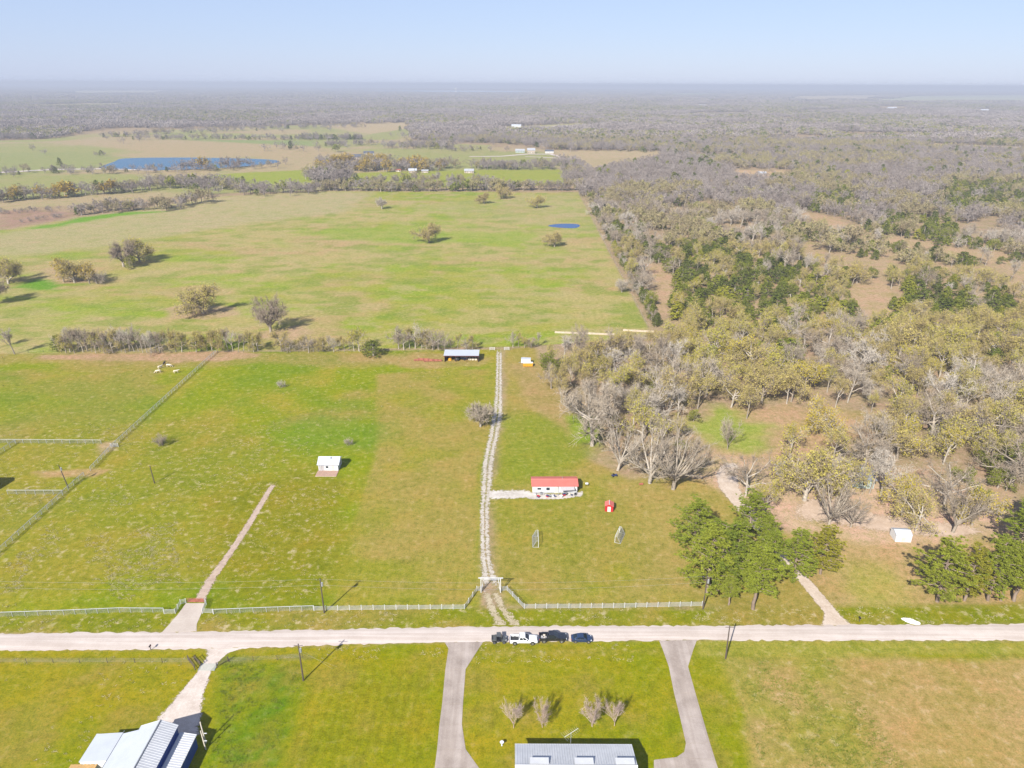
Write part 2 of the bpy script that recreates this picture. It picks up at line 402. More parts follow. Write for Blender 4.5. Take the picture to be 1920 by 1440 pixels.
PAST, PAST2 = A(152, 166, 10), A(172, 168, 48)
STRAW, STRAW2 = A(180, 165, 80), A(165, 165, 48)
TAN, TAN2 = A(202, 174, 118), A(190, 170, 92)
FLD, FLDT, FLDG = A(176, 180, 72), A(196, 184, 116), A(156, 182, 40)
DIRT = A(214, 182, 142); DIRTP = A(228, 198, 166)
# far country: fields in tan and green
far_m = sstep(700, 900, gy)
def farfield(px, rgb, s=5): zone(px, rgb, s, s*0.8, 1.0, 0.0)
farfield([(-300, 272), (60, 262), (200, 247), (520, 236), (700, 232), (775, 230), (775, 262), (905, 275), (1050, 282), (1240, 283), (1240, 300), (1080, 345), (600, 357), (420, 362), (0, 395), (-400, 410)],
         two(A(198, 180, 136), A(176, 178, 108), gn3, 0.42, 0.58))
farfield([(-300, 290), (150, 285), (250, 296), (180, 318), (-300, 326)], A(170, 176, 108))
farfield([(330, 262), (590, 264), (590, 278), (400, 276)], A(160, 174, 104))
farfield([(100, 264), (330, 262), (600, 275), (640, 292), (520, 296), (300, 290)], A(200, 180, 136))
farfield([(360, 335), (430, 325), (590, 318), (600, 340), (480, 347), (370, 345)], A(170, 182, 66))
farfield([(650, 325), (780, 320), (1065, 318), (1065, 345), (900, 352), (640, 352)], A(172, 180, 70))
farfield([(780, 267), (920, 272), (910, 290), (780, 286)], A(180, 178, 112))
farfield([(1010, 282), (1235, 284), (1235, 296), (1060, 297)], A(204, 184, 142))
farfield([(1285, 287), (1420, 292), (1400, 298), (1290, 296)], A(168, 172, 104))
farfield([(930, 238), (1100, 230), (1095, 240), (940, 246)], A(196, 188, 132))
farfield([(1720, 268), (1920, 276), (1990, 282), (1980, 288), (1780, 278)], A(216, 192, 150))
farfield([(1370, 318), (1470, 320), (1480, 334), (1380, 338)], A(218, 188, 146), 3)
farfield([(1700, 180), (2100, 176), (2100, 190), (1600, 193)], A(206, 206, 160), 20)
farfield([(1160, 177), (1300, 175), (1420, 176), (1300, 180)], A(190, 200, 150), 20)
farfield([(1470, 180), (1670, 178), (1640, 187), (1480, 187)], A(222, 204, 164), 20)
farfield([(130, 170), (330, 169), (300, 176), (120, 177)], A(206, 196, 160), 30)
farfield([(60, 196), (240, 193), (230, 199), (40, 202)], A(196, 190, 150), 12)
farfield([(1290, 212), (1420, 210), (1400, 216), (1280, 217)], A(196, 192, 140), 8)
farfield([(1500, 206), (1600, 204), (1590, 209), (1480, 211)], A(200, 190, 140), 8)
farfield([(600, 236), (760, 228), (770, 240), (690, 252)], A(206, 186, 142))
# the big pasture
FIELD = [(-260, 470), (0, 432), (90, 418), (200, 402), (420, 368), (600, 359), (1083, 360), (1213, 612), (1215, 634), (960, 650), (400, 658), (0, 664), (-300, 668)]
zone(FIELD, two(FLD, FLDT, gn3*0.55+gn1*0.45, 0.40, 0.56), 1.2, 0.6, 1, 0.25)
gstreak = fbm(gx/42+3.1*gn3, gy/24, 51, 6)
zone(FIELD, FLDG, 1, 0.5, 0.75, None, sstep(0.52, 0.68, gstreak))
zone(FIELD, A(200, 176, 122), 1, 0.5, 0.8, None, sstep(0.54, 0.70, fbm(gx/46, gy/26, 71, 6)))
zone(FIELD, A(196, 184, 122), 1, 0.5, 0.65, None, sstep(0.50, 0.66, fbm(gx/13+4, gy/8, 81, 4)))
zone(FIELD, A(146, 166, 58), 1, 0.5, 0.65, None, sstep(0.54, 0.68, fbm(gx/15+40, gy/8+9, 86, 4)))
zone([(200, 402), (420, 368), (600, 359), (700, 360), (640, 400), (450, 420), (150, 470), (-200, 500), (-200, 470)], A(198, 186, 138), 12, 10, 0.75)
zone([(60, 428), (150, 408), (240, 397), (330, 396), (240, 403), (130, 420), (70, 432)], A(120, 176, 20), 2, 2, 0.95)
zone([(560, 440), (640, 425), (760, 428), (900, 435), (1010, 438), (1000, 452), (800, 458), (640, 450)], A(156, 184, 46), 6, 8, 0.6)
zone([(30, 540), (60, 522), (110, 530), (105, 545)], A(112, 170, 14), 2, 2, 0.9)
zone([(0, 395), (0, 430), (90, 416), (150, 398), (60, 394)], A(184, 152, 128), 3, 2, 0.9)
for q in ([(305, 578), (350, 570), (440, 576), (455, 590), (390, 600), (320, 597)], [(75, 505), (110, 498), (180, 530), (110, 532)], [(470, 625), (560, 610), (590, 625), (540, 640), (480, 638)]):
    zone(q, A(204, 178, 136), 2, 2, 0.9)
zone([(210, 430), (1083, 360), (1110, 405), (1130, 440), (700, 380)], A(190, 184, 128), 10, 8, 0.35)
zone([(186, 316.5), (236, 297), (330, 295.5), (500, 299), (524, 303), (430, 314), (330, 318.5), (250, 319)], A(208, 184, 140), 8, 3, 1)
zone([(1026, 423), (1045, 419.5), (1085, 420.5), (1087, 425), (1050, 428)], A(196, 160, 108), 2.5, 1, 1)
# middle pastures
zone([(-300, 668), (0, 664), (405, 660), (940, 655), (935, 780), (905, 900), (900, 1090), (902, 1140), (0, 1160), (-400, 1170)], two(PAST, PAST2, gn1*0.5+gn2*0.5, 0.40, 0.60), 1, 0.5, 1, 0.28)
zone([(-300, 668), (940, 655), (902, 1140), (-400, 1170)], A(178, 160, 84), 1, 0.5, 0.65, None, sstep(0.55, 0.72, fbm(gx/30+7, gy/24, 61, 5)))
zone([(-300, 668), (940, 655), (902, 1140), (-400, 1170)], A(134, 160, 10), 1, 0.5, 0.7, None, sstep(0.56, 0.72, fbm(gx/34+31, gy/24+5, 64, 5)))
zone([(60, 800), (420, 780), (620, 900), (620, 1060), (300, 1110), (-100, 1110), (-100, 900)], A(164, 156, 48), 8, 8, 0.5, 0.75)
zone([(705, 700), (930, 690), (925, 800), (898, 900), (898, 1110), (880, 1135), (622, 1138), (705, 850)], two(STRAW, STRAW2, gn1*0.5+gn2*0.5, 0.42, 0.62), 1.5, 1.2, 1, 0.2)
zone([(505, 795), (600, 780), (740, 790), (700, 840), (590, 845), (520, 830)], A(128, 162, 32), 5, 5, 0.7)
zone([(0, 720), (240, 710), (330, 760), (280, 800), (0, 800)], A(146, 160, 40), 6, 5, 0.6)
zone([(-50, 664), (405, 660), (830, 665), (830, 690), (700, 690), (500, 683), (330, 690), (100, 682), (-50, 684)], A(190, 162, 104), 3, 4, 0.45, 0.4)
zone([(60, 664), (405, 660), (500, 662), (480, 672), (330, 680), (200, 676), (80, 674)], A(208, 172, 138), 1.5, 3, 0.8, 0.3)
zone([(830, 662), (640, 664), (640, 676), (780, 690), (900, 690), (925, 670)], A(196, 168, 110), 2, 3, 0.6, 0.3)
zone([(390, 905), (600, 880), (650, 930), (600, 1130), (400, 1140)], A(150, 146, 10), 6, 6, 0.55, 0.7)
zone([(60, 885), (140, 880), (210, 880), (180, 893), (90, 895)], A(206, 172, 122), 1, 1.5, 0.8)
zone([(180, 832), (210, 828), (220, 840), (190, 852)], A(206, 178, 140), 1, 1, 0.8)
# right of the track
zone([(945, 655), (1000, 650), (1060, 770), (1100, 860), (1180, 900), (1330, 900), (1400, 960), (1480, 1000), (1900, 1010), (2000, 1130), (1320, 1140), (940, 1140), (920, 920), (945, 780)], two(STRAW2, STRAW, gn1*0.5+gn2*0.5, 0.36, 0.60), 2, 1.5, 1, 0.2)
zone([(940, 780), (1080, 770), (1120, 850), (1060, 890), (950, 905), (935, 850)], A(150, 164, 42), 4, 4, 0.75)
zone([(950, 685), (1010, 680), (1060, 760), (1100, 830), (1000, 770)], A(192, 166, 108), 3, 3, 0.8)
zone([(1090, 890), (1180, 895), (1330, 905), (1380, 990), (1330, 1130), (1180, 1130), (1200, 960)], A(188, 170, 92), 6, 5, 0.7)
zone([(930, 930), (1200, 940), (1180, 1060), (940, 1080)], A(166, 160, 62), 6, 5, 0.6)
zone([(1520, 1000), (1960, 1000), (1990, 1150), (1560, 1150), (1500, 1090)], two(TAN, TAN2, gn1*0.5+gn2*0.5, 0.42, 0.6), 4, 3, 0.95, 0.15)
zone([(1570, 1065), (1670, 1065), (1740, 1140), (1620, 1150)], A(186, 182, 80), 6, 5, 0.7)
zone([(1500, 985), (1660, 1005), (1880, 1005), (1900, 1040), (1560, 1045), (1480, 1020)], A(206, 176, 124), 4, 4, 0.7)
# yard dirt and clearings in the wood
zone([(1330, 850), (1400, 862), (1470, 872), (1640, 885), (1800, 900), (1860, 950), (1880, 1000), (1840, 1018), (1660, 1014), (1480, 992), (1400, 940), (1330, 905)], A(226, 196, 160), 4, 4, 0.95)
zone([(1290, 800), (1330, 770), (1480, 760), (1640, 775), (1650, 830), (1560, 850), (1420, 870), (1340, 850)], A(208, 176, 130), 5, 5, 0.85)
zone([(1290, 795), (1350, 765), (1400, 790), (1440, 800), (1420, 850), (1330, 830)], A(158, 184, 52), 6, 7, 0.8)
zone([(1060, 780), (1130, 780), (1120, 830), (1080, 830)], A(150, 180, 30), 2, 2, 0.8)
for q in ([(1490, 395), (1560, 405), (1640, 440), (1700, 450), (1820, 470), (1900, 480), (1900, 495), (1780, 488), (1680, 464), (1560, 442), (1500, 420)],
          [(1195, 490), (1250, 500), (1262, 530), (1245, 600), (1228, 560)], [(1590, 540), (1650, 520), (1680, 560), (1640, 640), (1600, 640)]):
    zone(q, A(206, 176, 136), 3, 3, 0.9)
zone([(1235, 440), (1500, 420), (1990, 470), (1990, 600), (1600, 615), (1260, 600)], A(206, 180, 138), 6, 6, 0.55)
# verges and lawns south of the road
zone([(-200, 1160), (0, 1157), (330, 1143), (870, 1138), (985, 1140), (1320, 1140), (1990, 1130), (1990, 1172), (-200, 1192)], two(A(150, 156, 20), A(172, 160, 70), gn2, 0.4, 0.65), 0.8, 0.6, 1, 0.6)
zone([(-400, 1215), (380, 1215), (840, 1203), (1300, 1199), (2100, 1199), (2300, 1600), (-700, 1600)], two(LAWN, LAWN2, gn1*0.6+gn2*0.4, 0.42, 0.64), 0.8, 0.4, 1, 0.10)
zone([(410, 1230), (560, 1240), (575, 1290), (520, 1440), (380, 1440), (400, 1300)], A(132, 154, 0), 1.5, 1.5, 0.75)
zone([(-100, 1236), (380, 1238), (378, 1244), (-100, 1242)], A(164, 158, 96), 0.6, 0.8, 0.6)
zone([(410, 1236), (590, 1226), (590, 1234), (410, 1245)], A(146, 146, 96), 0.6, 0.8, 0.7)
zone([(640, 1260), (830, 1255), (815, 1440), (560, 1440)], A(158, 150, 26), 5, 4, 0.5)
zone([(900, 1215), (1230, 1215), (1235, 1228), (900, 1230)], A(170, 160, 60), 1, 1.5, 0.6, 0.7)
zone([(1360, 1232), (1990, 1230), (2200, 1600), (1420, 1500), (1390, 1330)], two(A(202, 172, 114), A(190, 166, 92), gn1, 0.4, 0.62), 1.5, 2, 0.95, 0.3)
zone([(1370, 1232), (1540, 1230), (1600, 1330), (1650, 1440), (1430, 1440), (1385, 1330)], A(162, 166, 44), 6, 8, 0.75, 0.45, sstep(0.28, 0.50, gn2))
zone([(1300, 1203), (1990, 1203), (1990, 1228), (1310, 1228)], A(178, 174, 74), 0.8, 0.8, 0.8, 0.3)
zone([(0, 1390), (70, 1330), (110, 1360), (80, 1440), (20, 1440)], A(170, 160, 70), 3, 3, 0.5)
zone([(-400, 1215), (380, 1215), (840, 1203), (1300, 1199), (1360, 1232), (1420, 1600), (-700, 1600)], A(168, 152, 66), 1, 0.5, 0.55, None, sstep(0.56, 0.74, fbm(gx/9+3, gy/9, 101, 5)))
# small bright tufts left by weeds in the lawn beside the drive
rng = np.random.default_rng(5)
for k in range(46):
    x = rng.uniform(435, 560); y = rng.uniform(1265, 1430); r_ = rng.uniform(0.5, 1.2); X, Y = G(x-(y-1265)*0.25, y)
    zone([(X+r_*math.cos(a)*1.3, Y+r_*math.sin(a)) for a in np.linspace(0, 6.28, 7)[:-1]], A(110, 150, 14), 0.6, 0.5, 0.7, None, None, True)
MOW = np.zeros(gx.size)
for q_, k_ in (([(575, 1245), (838, 1235), (816, 1440), (808, 1500), (500, 1500)], 1.0), ([(905, 1245), (1245, 1240), (1280, 1390), (1250, 1420), (880, 1400)], .5), ([(640, 900), (900, 900), (898, 1110), (880, 1135), (625, 1138)], .45), ([(930, 940), (1260, 940), (1290, 1130), (990, 1130)], .4)):
    q_ = GP(q_); d_ = pdist(gx, gy, q_); MOW = np.maximum(MOW, np.where(inpoly(gx, gy, q_), sstep(0, 4, d_)*k_, 0))
nx, ny = len(xs), len(ys)
me = bpy.data.meshes.new('ground')
me.vertices.add(gx.size); co = np.zeros((gx.size, 3)); co[:, 0] = gx; co[:, 1] = gy
me.vertices.foreach_set('co', co.ravel())
i0 = (np.arange(ny-1)[:, None]*nx+np.arange(nx-1)[None, :]).ravel()
quads = np.stack([i0, i0+1, i0+1+nx, i0+nx], 1).astype(np.int32)
me.loops.add(quads.size); me.loops.foreach_set('vertex_index', quads.ravel())
me.polygons.add(len(quads)); me.polygons.foreach_set('loop_start', np.arange(0, quads.size, 4, dtype=np.int32))
me.update(calc_edges=True)
ca = me.attributes.new('col', 'FLOAT_COLOR', 'POINT'); ca.data.foreach_set('color', np.concatenate([C, np.ones((len(C), 1))], 1).astype(np.float32).ravel())
fa = me.attributes.new('mow', 'FLOAT', 'POINT'); fa.data.foreach_set('value', MOW.astype(np.float32))
fa = me.attributes.new('fleck', 'FLOAT', 'POINT'); fa.data.foreach_set('value', FL.astype(np.float32))
me.materials.append(MATS['ground_cover'])
tag(link('ground', me), kind='structure')

# ---------------------------------------------------------------- roads, tracks, drives
def resample(p, n_):
    p = np.array(p, float); L = np.concatenate([[0], np.cumsum(np.hypot(*np.diff(p, axis=0).T))])
    t = np.linspace(0, L[-1], n_); return np.stack([np.interp(t, L, p[:, 0]), np.interp(t, L, p[:, 1])], 1)
def ribbon(name, lpx, rpx, mat, z, n_=60, m_=8, endfade=(0.0, 0.0), label=None):
    a = resample(GP(lpx), n_); b_ = resample(GP(rpx), n_); v = []; e = []; md = []
    for i in range(n_):
        s = i/(n_-1)
        ef = 1.0
        if endfade[0]: ef = min(ef, s/endfade[0])
        if endfade[1]: ef = min(ef, (1-s)/endfade[1])
        for j in range(m_+1):
            t = j/m_; p = a[i]*(1-t)+b_[i]*t; v.append((p[0], p[1], z)); e.append(min(1, 2.6*min(t, 1-t))*ef if ef < 1 else min(1, 2.6*min(t, 1-t)))
            md.append(max(0, 1-abs(t-0.5)*4.5))
    f = [(i*(m_+1)+j, i*(m_+1)+j+1, (i+1)*(m_+1)+j+1, (i+1)*(m_+1)+j) for i in range(n_-1) for j in range(m_)]
    me = mesh_from(name, v, f, mat)
    bm = bmesh.new(); bm.from_mesh(me)
    for fc in bm.faces:
        if fc.normal.z < 0: fc.normal_flip()
    bm.to_mesh(me); bm.free()
    for nm, val in (('edge', e), ('mid', md)):
        at_ = me.attributes.new(nm, 'FLOAT', 'POINT'); at_.data.foreach_set('value', val)
    o = link(name, me); tag(o, label, kind='structure'); return o
rt = [(-700, 1197), (0, 1188), (120, 1186.5), (300, 1185), (480, 1183), (700, 1178.5), (920, 1174.5), (1000, 1174), (1300, 1173.5), (1500, 1172), (1920, 1170.5), (2600, 1168)]
rb = [(-700, 1231), (0, 1220.5), (250, 1218), (370, 1217), (470, 1215), (640, 1209), (820, 1204.5), (1000, 1204), (1300, 1200), (1500, 1201), (1920, 1201), (2600, 1202)]
a = resample(GP(rt), 420); b_ = resample(GP(rb), 420); v = []; f = []
for i in range(420):
    j1, j2 = (random.Random(i).uniform(-.3, .3), random.Random(i+999).uniform(-.3, .3))
    for t in (0, 0.12, 0.3, 0.5, 0.7, 0.88, 1):
        p = a[i]*(1-t)+b_[i]*t; v.append((p[0], p[1]+(j1 if t == 0 else j2 if t == 1 else 0), 0.02+0.10*(1-(2*t-1)**2)))
f = [(i*7+j+1, i*7+j, (i+1)*7+j, (i+1)*7+j+1) for i in range(419) for j in range(6)]
me = mesh_from('gravel_road', v, f, 'road_gravel', None, True); tag(link('gravel_road', me), kind='structure')

def slabs(name, lpx, rpx, cuts, mat, z=0.05, sub=14):
    """concrete drive cast in bays: each bay is a slab with an open joint"""
    root = tag(link(name, None), kind='structure')
    N = 210; tt = np.linspace(0, len(lpx)-1, N+1); ii = np.arange(len(lpx)); pl, pr = np.array(GP(lpx)), np.array(GP(rpx))
    a = np.stack([np.interp(tt, ii, pl[:, 0]), np.interp(tt, ii, pl[:, 1])], 1); b_ = np.stack([np.interp(tt, ii, pr[:, 0]), np.interp(tt, ii, pr[:, 1])], 1)
    for c0, c1 in zip(cuts[:-1], cuts[1:]):
        k0, k1 = int(round(c0*N)), int(round(c1*N)); mb = MB(); L = [a[k] for k in range(k0, k1+1)]; Q = [b_[k] for k in range(k0, k1+1)]
        mid0 = (L[0]+Q[0])/2; mid1 = (L[-1]+Q[-1])/2; d = (mid1-mid0)/np.hypot(*(mid1-mid0))*0.03
        L[0] = L[0]+d; Q[0] = Q[0]+d; L[-1] = L[-1]-d; Q[-1] = Q[-1]-d
        kk = len(L); v = [(p[0], p[1], z) for p in L]+[(p[0], p[1], z) for p in Q]; v += [(x, y, -0.1) for x, y, _ in v]
        f = []
        for i in range(kk-1):
            f += [(i, i+1, kk+i+1, kk+i), (2*kk+i, 2*kk+i+1, i+1, i), (3*kk+i+1, 3*kk+i, kk+i, kk+i+1)]
        f += [(0, kk, 3*kk, 2*kk), (2*kk-1, kk-1, 3*kk-1, 4*kk-1)]
        mb.add(v, f); mb.obj('slab', mat, root)
    return root
slabs('concrete_drive', [(834, 1204.6), (841, 1216), (835, 1255), (829, 1320), (824, 1358), (819.5, 1405), (815, 1440), (809, 1500)], [(906, 1203.5), (894, 1222), (873, 1255), (868, 1320), (866, 1358), (873, 1405), (898, 1440), (960, 1500)], [0, 2/7, 3/7, 4/7, 5/7, 6/7, 1.0], 'concrete')
slabs('concrete_drive', [(1236, 1201.5), (1242, 1216), (1254, 1250), (1264, 1300), (1275, 1345), (1286, 1393), (1283, 1410), (1268, 1420), (1226, 1425), (1226, 1500)], [(1307, 1200), (1300, 1218), (1290, 1250), (1304, 1300), (1317, 1345), (1331, 1393), (1337, 1412), (1341, 1425), (1346, 1440), (1366, 1500)], [0, 2/9, 3/9, 4/9, 5/9, 7/9, 1.0], 'concrete')
slabs('entrance_apron', [(304, 1185.5), (318, 1170), (333, 1153), (349, 1131)], [(368.5, 1184), (369, 1170), (378, 1150), (384, 1131)], [0, .5, 1], 'concrete_pale')
ribbon('dirt_drive', [(372, 1216), (381, 1228), (375, 1245), (365, 1262), (325, 1305), (290, 1340), (268, 1366), (250, 1400)], [(478, 1214), (435, 1222), (420, 1235), (404, 1252), (397, 1275), (390, 1300), (391, 1345), (389, 1372), (370, 1400)], 'drive_pale', 0.016, 70, 10, (0.0, 0.02))
ribbon('dirt_track', [(360, 1126), (385, 1085), (420, 1040), (455, 988), (485, 940), (508, 905)], [(388, 1124), (408, 1085), (438, 1040), (472, 988), (500, 940), (522, 902)], 'track_dirt', 0.012, 120, 10, (0, 0.06))
ribbon('gravel_track', [(899, 1112), (901, 1090), (900.5, 1050), (899, 1000), (899, 950), (900, 915), (902, 880), (905, 855), (914, 820), (921, 780), (927, 740), (928.5, 700), (930, 655)], [(943, 1110), (937, 1090), (922, 1050), (918, 1000), (919, 950), (924, 915), (926, 880), (928, 855), (936, 820), (944, 780), (943, 740), (942.5, 700), (942, 655)], 'track_gravel', 0.012, 160, 12, (0.03, 0.03))
ribbon('gravel_spur', [(915, 918), (940, 917), (985, 917), (1000, 922), (1050, 926), (1096, 919)], [(915, 938), (940, 938), (985, 936), (1000, 938), (1050, 937), (1096, 932)], 'litter_pale', 0.017, 70, 10, (0.02, 0.06))
ribbon('wheel_track', [(900, 1112), (906, 1130), (913, 1150), (922, 1172)], [(940, 1112), (948, 1130), (962, 1150), (985, 1173)], 'wheel_marks', 0.009, 40, 12, (0, 0))
ribbon('dirt_drive', [(1532, 1172.5), (1542, 1150), (1522, 1125), (1495, 1092), (1462, 1058), (1436, 1028), (1404, 985), (1372, 950), (1342, 915), (1335, 890), (1350, 865)], [(1606, 1172), (1578, 1150), (1556, 1125), (1528, 1092), (1492, 1058), (1470, 1028), (1440, 985), (1412, 950), (1392, 915), (1390, 890), (1392, 865)], 'drive_dirt', 0.013, 120, 10, (0, 0.05))
ribbon('yard_dirt', [(1480, 935), (1540, 925), (1640, 960), (1760, 975), (1850, 985)], [(1470, 985), (1540, 985), (1640, 1000), (1760, 1012), (1860, 1005)], 'bare_dirt', 0.010, 60, 12, (0.15, 0.15))
ribbon('far_lane', [(880, 293.2), (940, 292.5), (985, 288.5), (1035, 288.6), (1062, 297)], [(880, 294.2), (940, 293.8), (990, 289.8), (1030, 289.8), (1058, 298)], 'road_gravel', 0.25, 60, 3)
ribbon('far_lane', [(985, 293.5), (1030, 295), (1062, 297)], [(985, 294.3), (1030, 296), (1062, 298.2)], 'road_gravel', 0.22, 20, 3)
ribbon('far_lane', [(-60, 326), (100, 317), (190, 316), (300, 319)], [(-60, 328), (100, 319), (190, 317.5), (300, 320.5)], 'road_gravel', 0.25, 40, 3)

def pond(name, px, mat, z=0.15):
    p = GP(px); q = []
    for i in range(len(p)):
        p0, p1, p2, p3 = p[i-1], p[i], p[(i+1) % len(p)], p[(i+2) % len(p)]
        for t in (0, .25, .5, .75):
            q.append(tuple(0.5*((2*p1[k])+(-p0[k]+p2[k])*t+(2*p0[k]-5*p1[k]+4*p2[k]-p3[k])*t*t+(-p0[k]+3*p1[k]-3*p2[k]+p3[k])*t**3) for k in (0, 1)))
    me = mesh_from(name, [(x, y, z) for x, y in q], [tuple(range(len(q)))], mat)
    if me.polygons[0].normal.z < 0:
        me.flip_normals()
    o = link(name, me); tag(o, kind='structure'); return o
pond('lake', [(186, 316.5), (215, 303), (236, 297), (330, 295.5), (420, 296.5), (500, 299), (524, 303), (500, 308), (430, 314), (330, 318.5), (250, 319)], 'lake_water')
pond('field_pond', [(1028, 423), (1045, 420), (1070, 419.5), (1085, 421), (1086, 425), (1075, 428), (1050, 427), (1035, 425.5)], 'pond_water', 0.05)
pond('far_reservoir', [(640, 171), (760, 170.2), (900, 170.5), (1010, 172), (1050, 173.5), (960, 174.2), (800, 172.8), (700, 172)], 'far_water', 2.0)
pond('far_reservoir', [(600, 163.5), (760, 163.3), (780, 164), (640, 164.2)], 'far_water', 2.0)

# ---------------------------------------------------------------- buildings
def ribbed(p00, p10, p11, p01, pitch, h=0.035, th=0.04):
    """ribbed metal sheet over a quad: p00-p10 along the eave, p01-p11 along the ridge; ribs run from eave to ridge"""
    p00, p10, p11, p01 = [Vector(p) for p in (p00, p10, p11, p01)]
    nn = (p10-p00).cross(p01-p00).normalized()
    if nn.z < 0: nn = -nn
    k = max(2, int((p10-p00).length/pitch)); prof = []
    for i in range(k):
        for t, z in ((0.0, 0), (0.72, 0), (0.80, h), (0.92, h)): prof.append(((i+t)/k, z))
    prof.append((1.0, 0)); mb = MB(); v = []
    for t, z in prof: v += [p00.lerp(p10, t)+nn*z, p01.lerp(p11, t)+nn*z]
    q = len(v)//2; f = [(2*i, 2*i+2, 2*i+3, 2*i+1) for i in range(q-1)]
    mb.add(v, f); mb.slab([p00-nn*.004, p10-nn*.004, p11-nn*.004, p01-nn*.004] if (p10-p00).cross(p11-p00).dot(nn) > 0 else [p00-nn*.004, p01-nn*.004, p11-nn*.004, p10-nn*.004], th)
    return mb
def raw(mb, name, mats, parent):     # keep the sheet's faces as built
    return link(name, mesh_from(name, mb.v, mb.f, mats, mb.m), parent)
def plane_box(mb, p, q, z0, z1, out, th):
    """thin upright panel standing proud of a wall: p,q (x,y) ends, out = outward unit (x,y)"""
    (x0, y0), (x1, y1) = p, q; ox, oy = out[0]*th, out[1]*th
    mb.hexa([(x0, y0, z0), (x1, y1, z0), (x1+ox, y1+oy, z0), (x0+ox, y0+oy, z0), (x0, y0, z1), (x1, y1, z1), (x1+ox, y1+oy, z1), (x0+ox, y0+oy, z1)])
def opening(parent, kind, p, q, z0, z1, out, frame='white_paint', pane='window_glass', th=0.06):
    mb = MB(); plane_box(mb, p, q, z0, z1, out, th); o = mb.obj(kind, frame, parent)
    d = Vector((q[0]-p[0], q[1]-p[1])); L = d.length; d /= L; g = min(0.09, L*.12)
    a_ = (p[0]+d.x*g+out[0]*(th-.01), p[1]+d.y*g+out[1]*(th-.01)); b2 = (q[0]-d.x*g+out[0]*(th-.01), q[1]-d.y*g+out[1]*(th-.01))
    mb = MB(); plane_box(mb, a_, b2, z0+g, z1-g, out, 0.02); mb.obj('pane' if kind == 'window' else 'door_panel', pane, o)
    return o
def house(name, label, cat, loc, w_, d_, eave, ridge, axis_='x', wall='white_wall', roof='white_roof', over=0.35, pitch=None, rz=0.0, wins=(), doors=(), group=None, trim=None):
    """gabled building, base centre at loc. axis 'x': ridge runs along local x"""
    t = thing(name, label, cat, loc, rz, group); hw, hd = w_/2, d_/2
    mb = MB()
    if axis_ == 'x': prof = [(-hd, 0), (hd, 0), (hd, eave), (0, ridge), (-hd, eave)]; v = [(sx*hw, y, z) for sx in (-1, 1) for y, z in prof]
    else: prof = [(-hw, 0), (hw, 0), (hw, eave), (0, ridge), (-hw, eave)]; v = [(x, sy*hd, z) for sy in (-1, 1) for x, z in prof]
    mb.add(v, [(4, 3, 2, 1, 0), (5, 6, 7, 8, 9)]+[(i, (i+1) % 5, 5+(i+1) % 5, 5+i) for i in (0, 1, 4)])
    mb.obj('wall', wall, t)
    hh = hd if axis_ == 'x' else hw; sl = (ridge-eave)/hh; zo = eave-sl*over+0.05; zr = ridge+0.05
    L = (hw if axis_ == 'x' else hd)+over
    for s in (-1, 1):
        e = hh+over
        P_ = [(-L, s*e, zo), (L, s*e, zo), (L, 0, zr), (-L, 0, zr)]
        if axis_ == 'y': P_ = [(y, x, z) for x, y, z in P_]
        if pitch:
            raw(ribbed(*P_, pitch), 'roof_panel', roof, t)
        else:
            if (Vector(P_[1])-Vector(P_[0])).cross(Vector(P_[2])-Vector(P_[0])).z < 0: P_ = P_[::-1]
            mb = MB(); mb.slab([(x, y, z+.05) for x, y, z in P_], 0.07); mb.obj('roof_panel', roof, t)
    mb = MB(); rr = 0.09
    if axis_ == 'x': mb.extrude_y([(-rr, 0), (rr, 0), (0, .1)], -L, L); mb.v = [(y, x, z+zr+.02) for x, y, z in mb.v]
    else: mb.extrude_y([(-rr, 0), (rr, 0), (0, .1)], -L, L); mb.v = [(x, y, z+zr+.02) for x, y, z in mb.v]
    mb.obj('ridge_cap', trim or roof, t)
    side = {'s': ((0, -1), lambda u: (u, -hd)), 'n': ((0, 1), lambda u: (u, hd)), 'e': ((1, 0), lambda u: (hw, u)), 'w': ((-1, 0), lambda u: (-hw, u))}
    for sd, u0, u1, z0, z1 in wins: o_, fn = side[sd]; opening(t, 'window', fn(u0), fn(u1), z0, z1, o_)
    for sd, u0, u1, z1 in doors: o_, fn = side[sd]; opening(t, 'door', fn(u0), fn(u1), 0.02, z1, o_, 'white_paint', 'pale_board')
    return t

